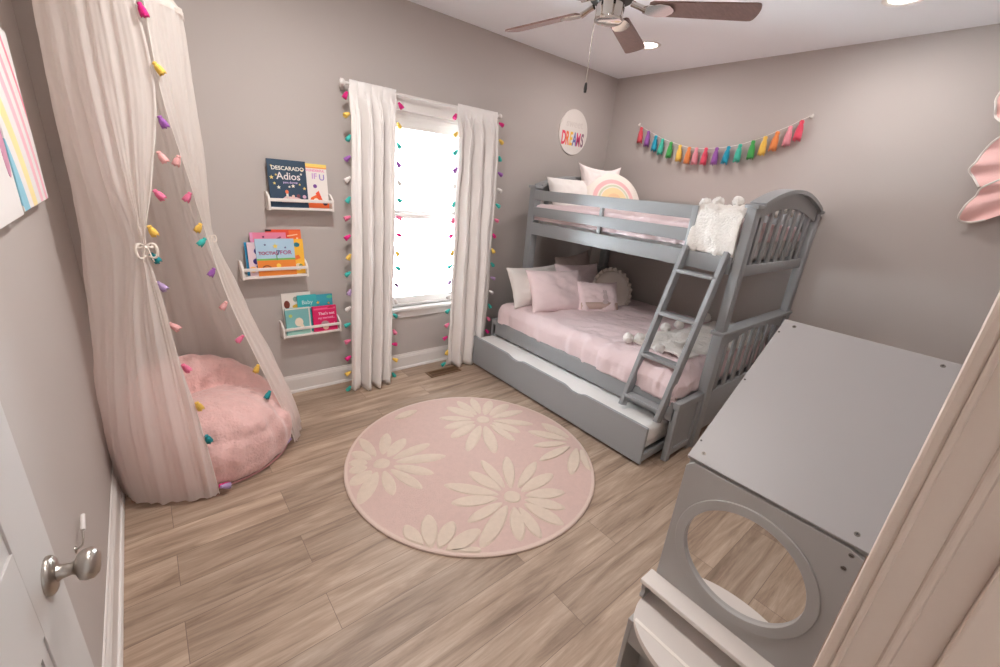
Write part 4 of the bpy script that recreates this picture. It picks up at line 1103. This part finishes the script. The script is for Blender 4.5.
# ------------------------------------------------------------------ bed canopy over the chair
HC, HR, HZ = Vector((-3.97, -.425, 0)), .235, 2.21
can = thing('bed_canopy', (HC.x, HC.y, 0), 'sheer white canopy with tassel edges hanging in the corner', 'canopy')
obj_('hoop', MB().tube([HC+Vector((HR*cos(2*pi*k/64), HR*sin(2*pi*k/64), HZ)) for k in range(65)], .007, 8), M_string, can)
def hp(deg, z=HZ, r=HR+.006): return Vector((HC.x+r*cos(radians(deg)), HC.y+r*sin(radians(deg)), z))
ZS = [2.21, 1.86, 1.5, 1.24, .90, .50, .22, .015]
V3 = lambda *p: [Vector((x, y, ZS[i])) for i, (x, y) in enumerate(p)]
rails = [
    V3((-3.905, -.655), (-3.888, -.675), (-3.955, -.735), (-4.010, -.775), (-3.985, -.80), (-3.945, -.885), (-3.925, -.93), (-3.915, -.955)),
    V3((-3.975, -.665), (-3.975, -.68), (-4.005, -.74), (-4.022, -.782), (-4.01, -.83), (-4.00, -.905), (-3.99, -.935), (-3.985, -.955)),
    V3((-4.055, -.645), (-4.060, -.665), (-4.045, -.735), (-4.030, -.770), (-4.08, -.81), (-4.10, -.865), (-4.10, -.90), (-4.10, -.905)),
    V3((-4.135, -.595), (-4.145, -.61), (-4.135, -.66), (-4.105, -.70), (-4.155, -.745), (-4.21, -.81), (-4.222, -.835), (-4.21, -.84)),
    V3((-4.195, -.50), (-4.205, -.505), (-4.205, -.53), (-4.205, -.56), (-4.235, -.60), (-4.285, -.66), (-4.297, -.68), (-4.29, -.685)),
    V3((-4.205, -.40), (-4.215, -.40), (-4.220, -.40), (-4.230, -.41), (-4.26, -.42), (-4.298, -.45), (-4.298, -.45), (-4.285, -.46)),
    V3((-4.165, -.30), (-4.18, -.29), (-4.20, -.27), (-4.215, -.25), (-4.25, -.22), (-4.28, -.20), (-4.285, -.19), (-4.28, -.19)),
    V3((-4.07, -.215), (-4.07, -.20), (-4.08, -.17), (-4.09, -.14), (-4.11, -.10), (-4.13, -.05), (-4.14, -.035), (-4.14, -.03)),
    V3((-3.95, -.185), (-3.94, -.17), (-3.93, -.14), (-3.92, -.11), (-3.91, -.07), (-3.90, -.035), (-3.90, -.03), (-3.90, -.03)),
    V3((-3.84, -.23), (-3.82, -.21), (-3.80, -.18), (-3.78, -.16), (-3.73, -.12), (-3.66, -.06), (-3.62, -.05), (-3.62, -.04)),
    V3((-3.77, -.30), (-3.76, -.29), (-3.755, -.30), (-3.755, -.35), (-3.66, -.30), (-3.52, -.28), (-3.45, -.28), (-3.43, -.28)),
    V3((-3.735, -.41), (-3.733, -.41), (-3.732, -.40), (-3.732, -.41), (-3.645, -.41), (-3.525, -.43), (-3.435, -.45), (-3.395, -.46)),
    V3((-3.745, -.50), (-3.752, -.50), (-3.755, -.48), (-3.745, -.455), (-3.665, -.46), (-3.535, -.53), (-3.45, -.57), (-3.42, -.57)),
    V3((-3.80, -.595), (-3.800, -.585), (-3.785, -.54), (-3.757, -.48), (-3.69, -.50), (-3.575, -.60), (-3.49, -.66), (-3.455, -.66)),
    V3((-3.875, -.655), (-3.866, -.655), (-3.808, -.575), (-3.765, -.495), (-3.71, -.52), (-3.605, -.635), (-3.525, -.69), (-3.485, -.69)),
]
NU, NV = 260, 84; NR = len(rails)-1
tie = [1, .95, .8, .35, 0, 0, 0, 0, 0, 0, .4, .9, 1, 1, 1]
def drape(u, v):
    ru = u/(NU-1)*NR; rv = v/(NV-1)*(len(ZS)-1)
    p = catmull([catmull(r, rv) for r in rails[max(0, int(ru)-1):int(ru)+4]], ru-max(0, int(ru)-1))
    q = catmull([catmull(r, rv) for r in rails[max(0, int(min(NR, ru+.2))-1):int(min(NR, ru+.2))+4]], min(NR, ru+.2)-max(0, int(min(NR, ru+.2))-1))
    t = q-p; t.z = 0
    n = Vector((t.y, -t.x, 0)).normalized() if t.length > 1e-5 else Vector((0, 0, 0))
    tw = catmull([Vector((x, 0, 0)) for x in tie], ru).x
    gath = exp(-((p.z-1.24)/.13)**2)*tw
    low = max(0, 1-p.z/.55)
    amp = (.0055+.004*min(1, (2.21-p.z)/.6))*(1-.55*low)*(1-.55*gath)
    w = sin(ru*7.3+.7*sin(p.z*2.1+ru))+.55*sin(ru*15.1+1.3+p.z*.7)+.3*sin(ru*29+p.z)
    p = p+n*(amp*w+.006*fbm(ru*2, p.z*4, .4, 3))
    if v == NV-1: p.z += .004*sin(ru*13)
    p.x = max(p.x, -4.302); p.y = min(p.y, -.022)
    return p
b = MB(); b.grid(drape, NU, NV)
o = obj_('drape', b, M_canopy, can, angle=180)
# dome from the hoop up to the ceiling hook
b = MB()
def dome(u, v):
    a = 2*pi*u/120; t = v/20; r = (HR+.006)*(1-t)**.85*(1-.12*sin(pi*t))+.012*t
    r += .005*sin(a*22)*(1-t)
    return HC+Vector((r*cos(a), r*sin(a), HZ+.42*t))
b.grid(dome, 120, 21, closed_u=True); obj_('dome', b, M_canopy, can, angle=180)
obj_('hanging_cord', MB().tube([HC+Vector((0, 0, 2.62)), HC+Vector((0, 0, H))], .005, 8), M_string, can)
b = MB(); b.grid(lambda u, v: HC+Vector(((HR+.009+.003*sin(u*.9))*cos(2*pi*u/120), (HR+.009+.003*sin(u*.9))*sin(2*pi*u/120), HZ+.012-.026*v/4)), 120, 5, closed_u=True)
obj_('hoop_ruffle', b, M_canopy, can, angle=180)
# edge cords and tassels
for side, seq in ((0, ['magenta', 'yellow', 'purple', 'blush', 'pink', 'gold', 'deepteal', 'lilac', 'blush', 'pink', 'gold', 'deepteal', 'magenta', 'lilac']), (NU-1, ['blush', 'pink', 'gold', 'teal', 'purple', 'blush', 'pink', 'gold', 'deepteal', 'magenta', 'lilac'])):
    pts = [drape(side, v) for v in range(NV)]
    obj_('edge_cord', MB().tube([p+Vector((0, -.002, 0)) for p in pts], .0018, 6), M_string, can)
    zs = [2.17, 1.97, 1.77, 1.63, 1.475, 1.33, 1.215, 1.09, .90, .705, .52, .345, .14, .045] if side == 0 else [1.62, 1.46, 1.31, 1.235, 1.08, .90, .715, .55, .39, .20, .075]
    for c, zz in zip(seq, zs):
        p = min(pts, key=lambda q: abs(q.z-zz)).copy(); p.z = max(zz, .085)
        d = 1 if side == 0 else -1
        L_ = .048
        ry = -d*random.uniform(.25, .75) if p.z > .1 else -d*1.1
        if p.z < .16: p.z = .06; ry = -d*1.2
        tassel(can, c, p+Vector((d*.010, -.016, 0)), L_, .0145, (random.uniform(-.15, .25), ry, 0))
# tie bows
M_bow = mat('white cotton tie', lin(240, 230, 220), .85)
def bow(c, s, yaw):
    b = MB(); R = Matrix.Translation(c) @ Matrix.Rotation(yaw, 4, 'Z')
    ring = [R @ Vector((.034*cos(a)*s, .030*sin(a)*s, .004*sin(3*a))) for a in [2*pi*k/30 for k in range(31)]]
    b.tube(ring, .0065*s, 8, cap=False)
    for sg in (1, -1):
        loop = [R @ Vector((sg*(.005+.045*sin(pi*t))*s+0*t, -.040*s-.012*sin(pi*t)*s, (.012-.060*t+.050*sin(2*pi*t)*.5)*s)) for t in [k/20 for k in range(21)]]
        b.tube(loop, [.004*s+.004*s*sin(pi*k/20) for k in range(21)], 8)
        tail = [R @ Vector((sg*(.006+.020*t)*s, -.044*s, (-.0-.085*t)*s)) for t in [k/8 for k in range(9)]]
        b.tube(tail, [.0045*s]*9, 8)
    b.ball(R @ Vector((0, -.042*s, .0)), .010*s, sub=2)
    return b
obj_('tie_bow', bow(Vector((-4.018, -.772, 1.24)), .72, .1), M_bow, can, angle=180)
obj_('tie_bow', bow(Vector((-3.752, -.462, 1.235)), .42, .5), M_bow, can, angle=180)

# ------------------------------------------------------------------ light, world, camera
w = bpy.data.worlds.new('daylight'); scene.world = w; w.use_nodes = True
wn = w.node_tree; bg = wn.nodes['Background']          # overcast sky above, bright sunlit ground below the horizon
tcw = wn.nodes.new('ShaderNodeTexCoord'); sx = wn.nodes.new('ShaderNodeSeparateXYZ'); mr_ = wn.nodes.new('ShaderNodeMapRange')
mr_.inputs['From Min'].default_value = -.05; mr_.inputs['From Max'].default_value = .05
mr_.inputs['To Min'].default_value = 46.0; mr_.inputs['To Max'].default_value = 11.0
wn.links.new(tcw.outputs['Generated'], sx.inputs[0]); wn.links.new(sx.outputs['Z'], mr_.inputs['Value']); wn.links.new(mr_.outputs[0], bg.inputs[1])
bg.inputs[0].default_value = (.82, .93, 1.0, 1)

f_, yaw, pit, rol = 420.413, .714575, .341215, .089969
fw = Vector((sin(yaw)*cos(pit), cos(yaw)*cos(pit), -sin(pit))); rt = Vector((cos(yaw), -sin(yaw), 0)); up = rt.cross(fw)
r2 = rt*cos(rol)+up*sin(rol); u2 = up*cos(rol)-rt*sin(rol)
cam = bpy.data.cameras.new('camera'); cam.sensor_width = 36; cam.sensor_fit = 'HORIZONTAL'; cam.lens = f_/1000*36; cam.clip_start = .02; cam.clip_end = 60
co = bpy.data.objects.new('camera', cam); COL.objects.link(co)
co.matrix_world = basis((-4.01143, -3.13432, 1.62336), r2, u2, -fw)
scene.camera = co

scene.view_settings.view_transform = 'Standard'; scene.view_settings.look = 'None'
scene.view_settings.exposure = 0.1; scene.view_settings.gamma = 1.0; scene.view_settings.use_curve_mapping = False
scene.cycles.use_denoising = True
scene.cycles.max_bounces = 10; scene.cycles.diffuse_bounces = 5; scene.cycles.transparent_max_bounces = 16
scene.cycles.sample_clamp_indirect = 6
